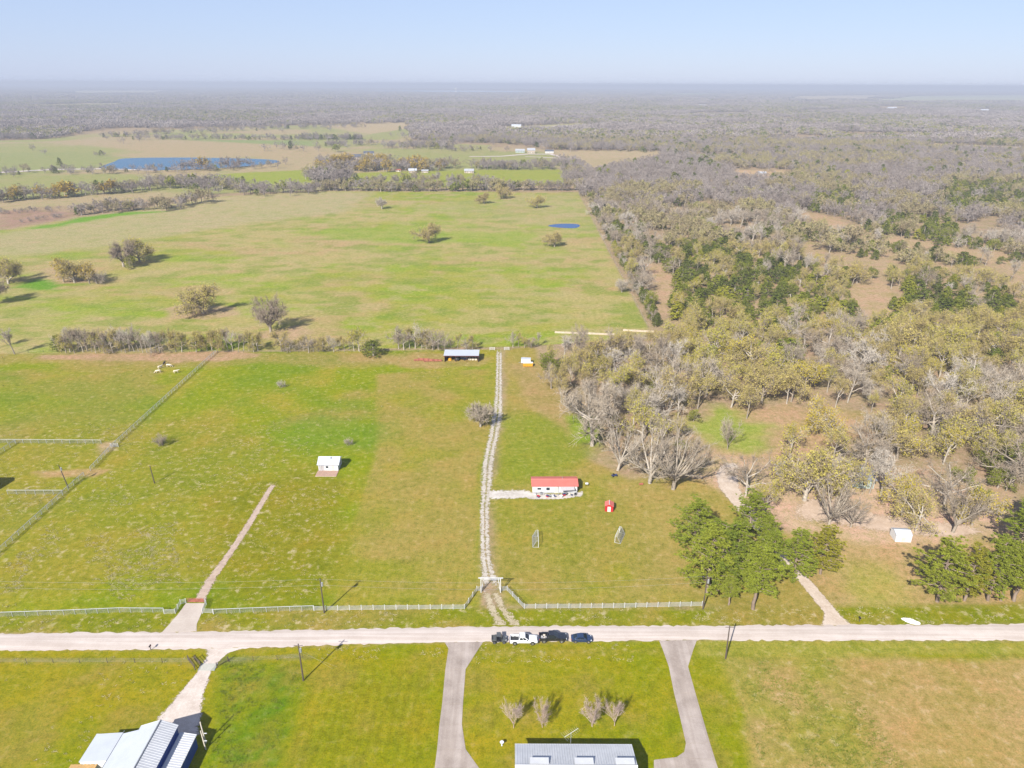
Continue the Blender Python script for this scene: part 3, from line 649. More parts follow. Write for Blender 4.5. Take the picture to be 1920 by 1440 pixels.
# big barn, lower left: gabled hall (ribbed on its east slope), lower lean-to on the east, two lower additions on the west
def barn():
    t = thing('barn', 'white metal roofed barn with blue walls in the lower left corner', 'barn', (0, 0, 0))
    yN, yS = 92.7, 70.0
    xr, xe, xw = -61.9, -59.15, -65.6; zr, ze = 6.0, 4.9
    mb = MB()                                              # main hall shell
    prof = [(xw, 0), (xe, 0), (xe, ze-.1), (xr, zr-.15), (xw, 4.42)]
    mb.extrude_y(prof, yS, yN-.25); mb.obj('wall', 'blue_metal', t)
    raw(ribbed((xe+.2, yS, ze-.08), (xe+.2, yN, ze-.08), (xr, yN, zr), (xr, yS, zr), 0.45), 'roof_panel', 'ribbed_roof', t)
    mb = MB(); mb.slab([(xw-.1, yS, 4.55), (xr-.02, yS, zr), (xr-.02, yN, zr), (xw-.1, yN, 4.55)], .07); mb.obj('roof_panel', 'white_roof', t)
    mb = MB(); mb.tube((xr, yS, zr+.03), (xr, yN+.03, zr+.03), .12, n=8); mb.obj('ridge_cap', 'galvanised', t)
    mb = MB(); mb.slab([(xe+.18, yN-.04, ze-.12), (xe+.18, yN+.1, ze-.12), (xr, yN+.1, zr+.0), (xr, yN-.04, zr+.0)], .16); mb.slab([(xr, yN-.04, zr), (xr, yN+.1, zr), (xw-.1, yN+.1, 4.55), (xw-.1, yN-.04, 4.55)], .16); mb.obj('gable_trim', 'white_paint', t)
    # east lean-to
    x0, x1, z0, z1 = -59.1, -55.95, 3.5, 2.95
    mb = MB(); mb.hexa([(x0, yS, 0), (x1-.15, yS, 0), (x1-.15, yN-.5, 0), (x0, yN-.5, 0), (x0, yS, z0-.1), (x1-.15, yS, z1-.1), (x1-.15, yN-.5, z1-.1), (x0, yN-.5, z0-.1)]); mb.obj('lean_to_wall', 'blue_metal', t)
    raw(ribbed((x1, yS, z1), (x1, yN-.3, z1), (x0+.35, yN-.3, z0), (x0+.35, yS, z0), 0.45), 'lean_to_roof', 'ribbed_roof', t)
    mb = MB(); mb.box(x1-.02, x1+.05, yS, yN-.3, z1-.16, z1-.0); mb.obj('eave_trim', 'white_paint', t)
    # west additions
    def low(xa, xb, za, zb, ys_, yn_, nm):
        mb = MB(); mb.hexa([(xa+.1, ys_+.1, 0), (xb, ys_+.1, 0), (xb, yn_-.2, 0), (xa+.1, yn_-.2, 0), (xa+.1, ys_+.1, za-.12), (xb, ys_+.1, zb-.12), (xb, yn_-.2, zb-.12), (xa+.1, yn_-.2, za-.12)]); mb.obj(nm+'_wall', 'white_wall', t)
        mb = MB(); mb.slab([(xa, ys_, za), (xb, ys_, zb), (xb, yn_, zb), (xa, yn_, za)], .09); mb.obj(nm+'_roof', 'white_roof', t)
        mb = MB(); mb.box(xa-.03, xb, yn_-.02, yn_+.08, zb-.22 if zb < za else za-.2, za-.02); mb.obj(nm+'_trim', 'white_paint', t)
    low(-68.75, -65.66, 3.5, 4.47, 70.0, 92.0, 'side_shed')
    low(-73.7, -68.8, 3.0, 3.45, 86.6, 92.3, 'end_shed')
    mb = MB(); mb.tube((-68.77, 70.2, 3.53), (-68.77, 92.6, 3.53), .05); mb.obj('roof_seam', 'galvanised', t)
    return t
barn()
t = thing('timber_porch', 'yellow plank porch roof on posts beside the barn, at the bottom left', 'porch', (-72.5, 86.9, 0))
for k in range(16):
    mb = MB(); mb.box(-2.6+k*.28, -2.6+k*.28+.255, -3.9+0.05*random.Random(k).random(), -.4+.25*random.Random(k+7).random(), 2.42, 2.48); mb.obj('plank', 'plank', t)
for x in (-2.4, 1.6):
    for y in (-3.6, -.7):
        mb = MB(); mb.box(x-.08, x+.08, y-.08, y+.08, -.1, 2.418); mb.obj('post', 'pole_wood', t)
# leaning yard poles beside the barn
for k, (bx, by, tx, ty, h, lab) in enumerate([(386, 1393, 379, 1358, 5.0, 'pale bare pole standing against the blue barn wall, the farther of two'), (386, 1405, 379, 1379, 4.4, 'pale bare pole with a small white arm beside the barn, the nearer of two')]):
    X, Y = G(bx, by); t = thing('yard_pole', lab, 'pole', (X, Y, 0), 0, 'poles beside the barn')
    mb = MB(); mb.tube((0, 0, -.3), (-.25, .1, h), .13, .10, 8); mb.obj('shaft', 'pale_board', t)
    mb = MB(); mb.box(-.2, .5, .0, .12, h*.45, h*.45+.1); mb.obj('bracket', 'white_paint', t)
# ranch house at the bottom: ribbed metal roof with three raised roof monitors
def ranch():
    x0, x1, yN, yr, ze, zr = 0.8, 21.3, 90.2, 84.6, 3.5, 5.2
    t = thing('ranch_house', 'long house with pale ribbed metal roof at the bottom edge', 'house', (0, 0, 0))
    mb = MB(); yS = 2*yr-yN
    mb.add([(x, y, z) for x in (x0+.5, x1-.5) for y, z in ((yS+.5, 0), (yN-.5, 0), (yN-.5, ze-.05), (yr, zr-.2), (yS+.5, ze-.05))], [(4, 3, 2, 1, 0), (5, 6, 7, 8, 9)]+[(i, (i+1) % 5, 5+(i+1) % 5, 5+i) for i in (0, 1, 4)])
    mb.obj('wall', 'tan_wall', t)
    raw(ribbed((x0, yN, ze), (x1, yN, ze), (x1, yr, zr), (x0, yr, zr), .42, .045), 'roof_panel', 'ribbed_roof', t)
    raw(ribbed((x0, yS, ze), (x1, yS, ze), (x1, yr, zr), (x0, yr, zr), .42, .045), 'roof_panel', 'ribbed_roof', t)
    mb = MB(); mb.tube((x0, yr, zr+.02), (x1, yr, zr+.02), .14, n=8); mb.obj('ridge_cap', 'white_paint', t)
    mb = MB(); mb.box(x0, x1, yN-.02, yN+.1, ze-.2, ze-.02); mb.obj('gutter', 'white_paint', t)
    sl = (zr-ze)/(yN-yr)
    for xc in (4.9, 12.4, 19.3):
        ya, yb = yr+.25, yr+1.35; za, zb = zr-sl*.25, zr-sl*1.35
        mb = MB(); mb.hexa([(xc-1.5, ya, za-.1), (xc+1.5, ya, za-.1), (xc+1.5, yb, zb-.1), (xc-1.5, yb, zb-.1), (xc-1.5, ya, za+.22), (xc+1.5, ya, za+.22), (xc+1.5, yb, zb+.55), (xc-1.5, yb, zb+.55)])
        o = mb.obj('roof_monitor', 'grey_roof', t)
        mb = MB(); mb.slab([(xc-1.58, ya-.05, za+.24), (xc+1.58, ya-.05, za+.24), (xc+1.58, yb+.08, zb+.57), (xc-1.58, yb+.08, zb+.57)], .04); mb.obj('cover_sheet', 'ribbed_roof', o)
    for u in (3.0, 8.0, 15.0): opening(t, 'window', (u, yN-.5), (u+1.6, yN-.5), .9, 2.1, (0, 1))
ranch()
# roof aerial: mast with boom and cross rods, at the back of the ranch house
X, Y = G(1072, 1395); t = thing('tv_aerial', 'spindly metal television aerial on a mast behind the ranch house roof', 'aerial', (10.6, 90.6, 0))
mb = MB(); mb.tube((0, 0, -.2), (0, 0, 5.9), .04); mb.obj('mast', 'galvanised', t)
mb = MB(); mb.tube((-1.2, -.8, 5.7), (1.3, .9, 5.85), .035); mb.obj('boom', 'white_paint', t)
for k in range(9):
    u = -1+k*.25; mb = MB(); L = 1.15-.07*k; c_ = Vector((1.25*u, 0.85*u, 5.77)); mb.tube(c_+Vector((-.5*L, .75*L, 0)), c_+Vector((.5*L, -.75*L, 0)), .016, n=4); mb.obj('rod', 'galvanised', t)
# small white cabin with a veranda
def cabin():
    t = house('cabin', 'small white cabin with white metal roof and front deck in the left pasture', 'house', (-56.3, 193.6, 0), 5.9, 4.8, 2.35, 3.55, 'x', 'white_wall', 'white_roof', .45, None, 0, [('s', -.9, .1, .9, 1.8), ('e', -.8, .6, .9, 1.9)], [('s', .9, 1.8, 2.0)])
    mb = MB(); mb.tube((.6, -.6, 3.2), (.6, -.6, 3.75), .13, n=8); mb.obj('vent_pipe', 'dark', t)
    for k in range(13):
        mb = MB(); y = -2.45-k*.27; mb.box(-3.3, 3.1, y-.25, y, .10, .16); mb.obj('deck_board', 'deck_wood', t)
    mb = MB(); mb.box(-3.25, 3.05, -5.9, -2.45, -.05, .095); mb.obj('deck_frame', 'pale_board', t)
    for x in (-2.9, -2.2):
        mb = MB(); mb.tube((x, -2.75, .16), (x, -2.75, 2.2), .06); mb.obj('porch_post', 'white_paint', t)
    mb = MB(); mb.box(-2.75, -1.3, -2.46, -2.41, .25, 2.1); mb.obj('porch_screen', 'fabric', t)
cabin()
# mobile home with the red roof, clutter on its south side
def mobile():
    t = house('mobile_home', 'white walled home with a long red roof beside the gravel spur', 'house', (12.6, 181.4, 0), 13.0, 5.0, 2.45, 3.15, 'x', 'white_wall', 'red_roof', .35, None, R(0.8), [('s', -5.2, -3.9, 1.1, 1.9), ('s', -2.6, -1.4, .9, 2.0), ('s', 2.5, 3.7, 1.0, 1.9), ('e', -.8, .8, .9, 1.9)], [('s', -.2, .8, 2.1)])
    mb = MB(); mb.tube((2.4, .7, 2.9), (2.4, .7, 3.5), .1); mb.obj('vent_pipe', 'galvanised', t)
    mb = MB(); mb.box(-6.5, 6.5, -2.56, -2.505, 0.0, .5); mb.obj('skirting', 'grey_pipe', t)
    mb = MB(); mb.box(.9, 1.0, -2.6, -2.51, .5, 2.4); mb.obj('downpipe', 'dark', t)
    mb = MB(); mb.slab([(1.6, -4.4, 1.95), (5.6, -4.1, 2.0), (5.6, -2.5, 2.35), (1.6, -2.5, 2.35)], .04); mb.obj('awning', 'fabric', t)
    for x in (1.8, 5.4):
        mb = MB(); mb.tube((x, -4.2, -.1), (x, -4.2, 1.93), .04); mb.obj('awning_post', 'white_paint', t)
mobile()
rg = random.Random(4)
kinds = [('storage_tub', 'tub'), ('crate', 'crate'), ('garden_chair', 'chair'), ('bucket', 'bucket'), ('toolbox', 'box')]
cl = ['white', 'dark blue', 'grey', 'pale', 'red', 'black']; cm = ['white_paint', 'junk_blue', 'galvanised', 'fabric', 'red_paint', 'dark']
for k in range(15):
    x = 7.0+k*.82+rg.uniform(-.2, .2); y = 177.9-rg.uniform(-.35, 1.4); kn, kc = kinds[k % 5]; ci = k % 6
    where = ['at the gravel spur end of', 'below the window of', 'by the door of', 'under the awning of', 'at the far corner of'][min(4, k//3)]
    t = thing(kn, f'{cl[ci]} {kn.replace("_", " ")} in the clutter {where} the red roofed home', kc, (x, y, 0), rg.uniform(0, 3), 'clutter along the red roofed home')
    if kn in ('storage_tub', 'crate', 'toolbox'):
        a, h = rg.uniform(.3, .45), rg.uniform(.35, .7); mb = MB(); mb.hexa([(-a, -.25, 0), (a, -.25, 0), (a, .25, 0), (-a, .25, 0), (-a*1.15, -.3, h), (a*1.15, -.3, h), (a*1.15, .3, h), (-a*1.15, .3, h)]); mb.obj('body', cm[ci], t)
        mb = MB(); mb.box(-a*1.2, a*1.2, -.33, .33, h+.003, h+.06); mb.obj('lid', cm[(ci+3) % 6], t)
    elif kn == 'bucket':
        mb = MB(); mb.tube((0, 0, 0), (0, 0, .4), .16, .2, 10); mb.obj('body', cm[ci], t); mb = MB(); mb.tube((-.2, 0, .4), (0, 0, .55), .012); mb.tube((0, 0, .55), (.2, 0, .4), .012); mb.obj('handle', 'galvanised', t)
    else:
        mb = MB(); mb.box(-.28, .28, -.28, .28, .4, .45); mb.obj('seat', cm[ci], t); mb = MB(); mb.hexa([(-.28, .25, .452), (.28, .25, .452), (.28, .29, .452), (-.28, .29, .452), (-.28, .4, .95), (.28, .4, .95), (.28, .44, .95), (-.28, .44, .95)]); mb.obj('backrest', cm[ci], t)
        for sx in (-1, 1):
            for sy in (-1, 1): mb = MB(); mb.tube((sx*.25, sy*.25, 0), (sx*.25, sy*.25, .4), .025); mb.obj('leg', cm[ci], t)
X, Y = G(1100, 911); t = thing('barbecue_grill', 'small grill with pale lid just past the shadow of the red roofed home', 'grill', (X, Y, 0))
mb = MB(); mb.tube((-.4, 0, .8), (.4, 0, .8), .3, n=10); mb.obj('lid', 'white_paint', t)
for sx in (-.35, .35):
    for sy in (-.2, .2): mb = MB(); mb.tube((sx, sy, 0), (sx, sy, .75), .03); mb.obj('leg', 'dark', t)
house('red_shed', 'tiny bright red garden shed on the lawn beyond the red roofed home', 'shed', (27.4, 170.3, 0), 2.3, 2.2, 1.75, 2.3, 'y', 'red_paint', 'red_roof', .12, None, R(-8), [], [('s', -.45, .45, 1.6)], None, 'white_paint')
# white shed by the wood
house('white_shed', 'plain white metal shed standing alone in front of the wood', 'shed', (102.6, 157.2, 0), 4.0, 3.4, 2.0, 2.6, 'x', 'white_wall', 'white_roof', .1, None, R(-4), [], [('s', -.6, .6, 1.7)])
# half hidden house in the wood
house('wood_house', 'pale green house half hidden behind trees in the wood', 'house', (98.5, 187.0, 0), 18.0, 8.5, 3.0, 4.6, 'x', 'green_wall', 'hut_roof', .5, None, R(-4), [('s', -6, -4.4, 1.0, 2.2), ('s', 1.5, 3.1, 1, 2.2), ('s', 5.5, 7.1, 1, 2.2)], [('s', -1.0, .1, 2.1)])
house('wood_shed', 'pale grey outbuilding left of the half hidden wood house', 'shed', (84.5, 190.0, 0), 6.0, 5.0, 2.5, 3.4, 'y', 'white_wall', 'grey_roof', .3, None, R(8), [], [('s', -1.2, 1.2, 2.1)])
# barn just outside the left edge, whose shadow falls into the picture
house('left_stable', 'stable beyond the left edge that throws its dark shadow onto the pasture', 'barn', (-157.6, 179.0, 0), 11.0, 7.0, 3.0, 4.6, 'x', 'tan_wall', 'grey_roof', .4)

# open fronted machine shed in the tree row
def machine_shed():
    X0, X1, Y0, Y1 = -29.0, -14.5, 284.6, 290.8
    t = thing('machine_shed', 'open fronted shed with pale flat roof and maroon frame in the tree row', 'shed', (0, 0, 0))
    mb = MB(); mb.box(X0, X1, Y1-.15, Y1, 0, 3.0); mb.obj('back_wall', 'maroon_steel', t)
    for x in (X0, X1-.12): mb = MB(); mb.box(x, x+.12, Y0+.2, Y1-.155, 0, 3.0); mb.obj('side_wall', 'maroon_steel', t)
    raw(ribbed((X0-.3, Y0-.3, 3.0), (X1+.3, Y0-.3, 3.0), (X1+.3, Y1+.2, 3.35), (X0-.3, Y1+.2, 3.35), .6), 'roof_panel', 'white_roof', t)
    mb = MB(); mb.box(X0-.3, X1+.3, Y0-.36, Y0-.31, 2.72, 3.02); mb.obj('fascia', 'maroon_steel', t)
    for x in (X0+.1, X0+4.9, X0+9.6, X1-.1): mb = MB(); mb.tube((x, Y0, -.2), (x, Y0, 2.95), .09); mb.obj('post', 'maroon_steel', t)
machine_shed()
# what stands in the shed
t = thing('farm_tractor', 'small grey tractor with pale wheels in the machine shed', 'tractor', (-23.9, 286.9, 0), R(90))
mb = MB(); mb.box(-1.2, 1.1, -.35, .35, .55, 1.15); mb.box(-1.0, -.1, -.5, .5, 1.15, 1.3); mb.obj('body', 'utv_grey', t)
mb = MB(); mb.box(-.9, -.4, -.3, .3, 1.301, 1.7); mb.obj('seat', 'dark', t); mb = MB(); mb.tube((.7, 0, 1.15), (.7, 0, 1.9), .04); mb.obj('exhaust', 'dark', t)
for x, y, r_, wd in ((-.8, -.65, .65, .35), (-.8, .65, .65, .35), (.9, -.55, .4, .22), (.9, .55, .4, .22)):
    mb = MB(); mb.tube((x, y-wd/2, r_), (x, y+wd/2, r_), r_, n=14); wl = mb.obj('wheel', 'tyre', t); mb = MB(); mb.tube((x, y-wd/2-.02, r_), (x, y+wd/2+.02, r_), r_*.5, n=10); mb.obj('rim', 'pale_board', wl)
t = thing('round_tank', 'yellow round tank at the left end of the machine shed', 'tank', (-26.8, 286.9, 0))
mb = MB(); mb.tube((0, 0, .0), (0, 0, 1.5), .8, .75, 14); mb.tube((0, 0, 1.5), (0, 0, 1.75), .75, .2, 14); mb.obj('body', 'yellow_paint', t); mb = MB(); mb.tube((0, 0, 1.75), (0, 0, 1.85), .22, n=10); mb.obj('lid', 'dark', t)
t = thing('covered_boat', 'dark covered boat on a trailer in the middle of the machine shed', 'boat', (-20.5, 287.2, 0))
mb = MB(); mb.hexa([(-1.5, -.5, .55), (1.4, -.5, .55), (1.4, .5, .55), (-1.5, .5, .55), (-1.7, -.9, 1.35), (1.6, -.9, 1.35), (1.6, .9, 1.35), (-1.7, .9, 1.35)]); mb.obj('hull', 'junk_blue', t)
mb = MB(); mb.hexa([(-1.75, -.93, 1.352), (1.65, -.93, 1.352), (1.65, .93, 1.352), (-1.75, .93, 1.352), (-.9, -.2, 1.75), (.9, -.2, 1.75), (.9, .2, 1.75), (-.9, .2, 1.75)]); mb.obj('cover', 'fabric', t)
mb = MB(); mb.box(-1.6, 2.2, -.08, .08, .38, .548); mb.obj('trailer_bar', 'galvanised', t)
for y in (-.8, .8): mb = MB(); mb.tube((0, y-.1, .3), (0, y+.1, .3), .3, n=12); mb.obj('wheel', 'tyre', t)
for k, x in enumerate((-18.3, -17.0, -15.7)):
    t = thing('hay_bale', ['round pale hay bale beside the covered boat', 'round pale hay bale between two others in the machine shed', 'round pale hay bale at the right end of the machine shed'][k], 'hay bale', (x, 287.3, 0), 0, 'bales in the machine shed')
    mb = MB(); mb.tube((0, -.6, .6), (0, .6, .6), .6, n=14); mb.obj('bale', 'pale_board', t); mb = MB(); mb.tube((0, -.3, .6), (0, -.26, .6), .612, n=14, caps=False); mb.tube((0, .26, .6), (0, .3, .6), .612, n=14, caps=False); mb.obj('twine', 'plank', t)
# rusty steel lying left of the shed
for k, (x, y, L, a) in enumerate([(-40.2, 286.3, 4.2, 6), (-38.3, 287.2, 5.0, -4), (-36.0, 285.4, 4.0, 10), (-34.0, 286.4, 4.6, -8), (-32.0, 285.6, 3.6, 5)]):
    t = thing('steel_rack', f'rusty steel frame lying on the ground left of the machine shed, {["farthest left", "second from left", "middle one", "second from the shed", "next to the shed"][k]}', 'scrap metal', (x, y, 0), R(a), 'rusty frames by the machine shed')
    for j in range(4): mb = MB(); mb.tube((-L/2, -.6+.4*j, .3+.05*(j % 2)), (L/2, -.6+.4*j, .3+.05*(j % 2)), .12, n=5); mb.obj('bar', 'rust', t)
    for j in range(3): mb = MB(); x_ = -L/2+.3+j*(L-.6)/2; mb.box(x_-.09, x_+.09, -.75, .75, .0, .55); mb.obj('cross_bar', 'rust', t)
# yellow skip and white box trailer by the wood edge
X, Y = G(989.5, 688); t = thing('yellow_skip', 'bright yellow steel skip at the edge of the wood near the gravel track', 'skip', (X, Y+.9, 0), R(3))
mb = MB(); a = 2.15; mb.hexa([(-a+.25, -.8, .15), (a-.1, -.8, .15), (a-.1, .8, .15), (-a+.25, .8, .15), (-a, -.85, 1.6), (a, -.85, 1.6), (a, .85, 1.6), (-a, .85, 1.6)]); mb.obj('body', 'yellow_paint', t)
for k in range(6): mb = MB(); x_ = -a+.35+k*.72; mb.box(x_-.05, x_+.05, -.93, -.83, .2, 1.55); mb.obj('rib', 'yellow_paint', t)
for y in (-.7, .7): mb = MB(); mb.box(-a+.3, a-.2, y-.1, y+.1, -.02, .148); mb.obj('skid', 'dark', t)
mb = MB(); mb.slab([(-a, -.85, 1.66), (a, -.85, 1.66), (a, .85, 1.66), (-a, .85, 1.66)], .05); mb.obj('lid', 'white_paint', t)
t = thing('box_trailer', 'white box trailer parked behind the yellow skip', 'trailer', (X-.7, Y+4.0, 0), R(-4))
mb = MB(); mb.box(-2.0, 2.0, -1.0, 1.0, .55, 2.3); mb.obj('body', 'white_wall', t); mb = MB(); mb.box(-2.04, 2.04, -1.04, 1.04, 2.303, 2.38); mb.obj('roof', 'white_roof', t)
mb = MB(); mb.tube((-2, 0, .45), (-3.1, 0, .4), .06); mb.obj('drawbar', 'galvanised', t)
for y in (-.9, .9): mb = MB(); mb.tube((0, y-.11, .33), (0, y+.11, .33), .33, n=12); w_ = mb.obj('wheel', 'tyre', t); mb = MB(); mb.tube((0, y-.12, .33), (0, y+.12, .33), .16, n=10); mb.obj('rim', 'rim', w_)
mb = MB(); mb.box(-.7, .7, -.9, .9, .32, .548); mb.obj('axle_frame', 'dark', t)
# long pale feed walls on the field edge
for k, (xa, ya, xb, yb) in enumerate([(1040, 624.5, 1152, 628.5), (1168, 620.5, 1226, 623.5)]):
    p = GV(xa, ya); q = GV(xb, yb); d = q-p; L = d.length; nb = int(L/2.4)
    t = thing('feed_wall', ['longer pale board wall along the top edge of the wood', 'shorter pale board wall at the field corner above the wood'][k], 'wall', p, math.atan2(d.y, d.x), 'pale walls at the field edge')
    for j in range(nb):
        mb = MB(); mb.box(j*L/nb+.04, (j+1)*L/nb-.04, -.08, .08, .0, .85+.1*random.Random(j).random()); mb.obj('board', 'feed_board', t)
    mb = MB(); mb.box(0, L, .09, 1.1, 0, .35); mb.obj('trough', 'concrete_pale', t)

# ---------------------------------------------------------------- fences
POSTM = {}
def post_mesh(kind, h):
    k = (kind, h)
    if k not in POSTM:
        mb = MB()
        if kind == 'board': mb.box(-.055, .055, -.055, .055, -.35, h); mb.hexa([(-.07, -.07, h), (.07, -.07, h), (.07, .07, h), (-.07, .07, h), (-.02, -.02, h+.07), (.02, -.02, h+.07), (.02, .02, h+.07), (-.02, .02, h+.07)]); POSTM[k] = mb.mesh('post', 'fence_post')
        elif kind == 'pipe': mb.tube((0, 0, -.35), (0, 0, h), .07, n=7); POSTM[k] = mb.mesh('post', 'grey_pipe')
        else: mb.tube((0, 0, -.35), (0, 0, h), .06, .05, 6); POSTM[k] = mb.mesh('post', 'pole_wood')
    return POSTM[k]
def fence(name, label, pts, kind='board', h=1.35, gap=2.5, world=False, group=None, skip_first=False):
    """pts: corner points; a post at every gap, rails or wires along every straight run"""
    P_ = [Vector((*p, 0)) for p in (pts if world else GP(pts))]
    t = thing(name, label, 'fence', P_[0], 0, group); o = P_[0]
    pm = post_mesh(kind, h)
    for i in range(len(P_)-1):
        a, b_ = P_[i]-o, P_[i+1]-o; L = (b_-a).length; k = max(1, round(L/gap)); ang = math.atan2((b_-a).y, (b_-a).x)
        for j in range(k+(1 if i == len(P_)-2 else 0)):
            link('post', pm, t, a.lerp(b_, j/k), ang)
        d = (b_-a).normalized(); nrm = Vector((-d.y, d.x, 0))*.095
        if kind == 'board':
            for z in (.28, .60, .92, 1.24):
                mb = MB(); p0 = a-nrm+Vector((0, 0, z)); p1 = b_-nrm+Vector((0, 0, z)); n2 = nrm.normalized()*.02; up = Vector((0, 0, .042))
                mb.hexa([p0-n2-up, p1-n2-up, p1+n2-up, p0+n2-up, p0-n2+up, p1-n2+up, p1+n2+up, p0+n2+up]); mb.obj('rail', 'fence_white', t)
        elif kind == 'pipe':
            mb = MB(); mb.tube(a+Vector((0, 0, h+.05)), b_+Vector((0, 0, h+.05)), .065, n=7); mb.obj('top_rail', 'grey_pipe', t)
            mb = MB()
            for z in np.arange(.1, h-.02, .13): mb.tube(a+nrm*.8+Vector((0, 0, z)), b_+nrm*.8+Vector((0, 0, z)), .011, n=3, caps=False)
            for s in np.arange(0, L, .5): p0 = a+nrm*.8+d*s; mb.tube(p0+Vector((0, 0, .08)), p0+Vector((0, 0, h-.02)), .010, n=3, caps=False)
            mb.obj('wire_mesh', 'grey_mesh', t)
        else:
            for z in (.35, .7, 1.05): mb = MB(); mb.tube(a+Vector((0, 0, z)), b_+Vector((0, 0, z)), .012, n=3, caps=False); mb.obj('wire', 'grey_mesh', t)
    return t
fence('pipe_fence', 'grey pipe and mesh fence along the road, left of the concrete entrance', [(-160, 1163), (0, 1157), (120, 1153), (225, 1148.5), (308, 1149)], 'pipe', 1.3, 2.6)
fence('board_fence', 'short white board wing left of the concrete entrance', [(308, 1151), (329, 1150.5), (339, 1133), (349, 1131)], 'board', 1.35, 2.0)
fence('board_fence', 'short white board wing right of the concrete entrance', [(400, 1151), (380, 1150.5), (387, 1134), (384.5, 1131)], 'board', 1.35, 2.0)
fence('pipe_fence', 'grey pipe and mesh fence between the concrete entrance and the utility pole', [(401, 1151.5), (500, 1147.5), (588, 1144.5)], 'pipe', 1.3, 2.6)
fence('board_fence', 'white four board fence along the road left of the tall white gateway', [(589, 1145), (700, 1143.5), (871, 1142), (894, 1108), (902, 1108)], 'board', 1.4, 2.45)
fence('board_fence', 'white four board fence along the road right of the tall white gateway', [(940, 1108), (951, 1107.5), (983, 1141), (1150, 1140), (1316, 1136.5)], 'board', 1.4, 2.45)
fence('pipe_fence', 'long diagonal pipe fence running up to the tree row', [(170, 883), (210, 840.5), (405, 662)], 'pipe', 1.4, 2.5)
fence('pipe_fence', 'diagonal pipe fence in the lower left pasture', [(-90, 1125), (0, 1036), (118, 929), (158, 893)], 'pipe', 1.4, 2.5)
fence('pipe_fence', 'level cross fence in front of the white cows pasture', [(-120, 831), (0, 831), (190, 832)], 'pipe', 1.4, 2.5)
fence('pipe_fence', 'short level cross fence meeting the pole in the left pasture', [(15, 927), (118, 927)], 'pipe', 1.4, 2.5)
fence('pipe_fence', 'short slanting fence at the far left edge', [(-60, 890), (30, 832)], 'pipe', 1.4, 2.5)
fence('board_fence', 'tiny white board panel beside the pasture gap', [(208, 838), (222, 838)], 'board', 1.35, 1.6)
fence('wire_fence', 'wire fence on dark posts along the foot of the tree row', [(405, 661), (560, 661), (760, 660), (833, 660)], 'wire', 1.25, 6.0)
fence('wire_fence', 'wire fence slanting through the far left tree', [(-60, 705), (25, 662), (110, 660), (405, 661)], 'wire', 1.25, 6.0)
fence('wire_fence', 'thin wire fence south of the road left of the cattle guard', [(-100, 1243), (150, 1243), (356, 1242)], 'wire', 1.2, 5.0)
fence('wire_fence', 'thin wire fence south of the road right of the cattle guard', [(430, 1241), (520, 1237), (567, 1233)], 'wire', 1.2, 4.0)
fence('wire_fence', 'wire fence along the right edge of the big pasture', [(1215, 614), (1150, 487), (1085, 361)], 'wire', 1.25, 9.0)
# pipe wings of the cattle guard
def pipe_wing(label, a, b_):
    A_, B_ = GV(*a), GV(*b_); t = thing('guard_wing', label, 'fence', A_, 0, 'wings of the cattle guard'); d = B_-A_
    for q in (Vector((0, 0, 0)), d): mb = MB(); mb.tube(q+Vector((0, 0, -.3)), q+Vector((0, 0, 1.35)), .09, n=7); mb.obj('post', 'pole_wood', t)
    for z in (.45, .85, 1.25): mb = MB(); mb.tube(Vector((0, 0, z)), d+Vector((0, 0, z)), .05, n=6); mb.obj('rail', 'pole_wood', t)
pipe_wing('leaning dark pipe wing at the outer left of the cattle guard', (353, 1238), (366, 1256))
pipe_wing('dark pipe wing at the inner left of the cattle guard', (366, 1238), (376, 1249))
pipe_wing('dark pipe wing on the right of the cattle guard', (407, 1252), (428, 1240))
A_, B_ = GV(375, 1251), GV(405, 1251); t = thing('cattle_guard', 'grey steel cattle guard across the pale dirt drive', 'cattle guard', ((A_.x+B_.x)/2, A_.y, 0))
L = B_.x-A_.x
for k in range(9): mb = MB(); mb.tube((-L/2, -.9+k*.22, .07), (L/2, -.9+k*.22, .07), .05, n=6); mb.obj('bar', 'grey_mesh', t)
for x in (-L/2, L/2): mb = MB(); mb.box(x-.07, x+.07, -1.0, 1.0, -.05, .12); mb.obj('side_beam', 'galvanised', t)
# red steel gate at the concrete entrance
A_, B_ = GV(350, 1131), GV(383, 1131); t = thing('steel_gate', 'low rusty red steel gate at the head of the concrete entrance', 'gate', A_); L = (B_-A_).x
for z in (.25, .5, .75, 1.0, 1.25): mb = MB(); mb.tube((.1, .25, z), (L-.1, .25, z), .035, n=6); mb.obj('rail', 'rust', t)
for x in (.1, L/2-.05, L/2+.05, L-.1): mb = MB(); mb.tube((x, .25, .02), (x, .25, 1.28), .04, n=6); mb.obj('upright', 'rust', t)
mb = MB(); mb.box(.05, L-.05, .35, 1.5, -.02, .055); mb.obj('guard_plate', 'rust', t)
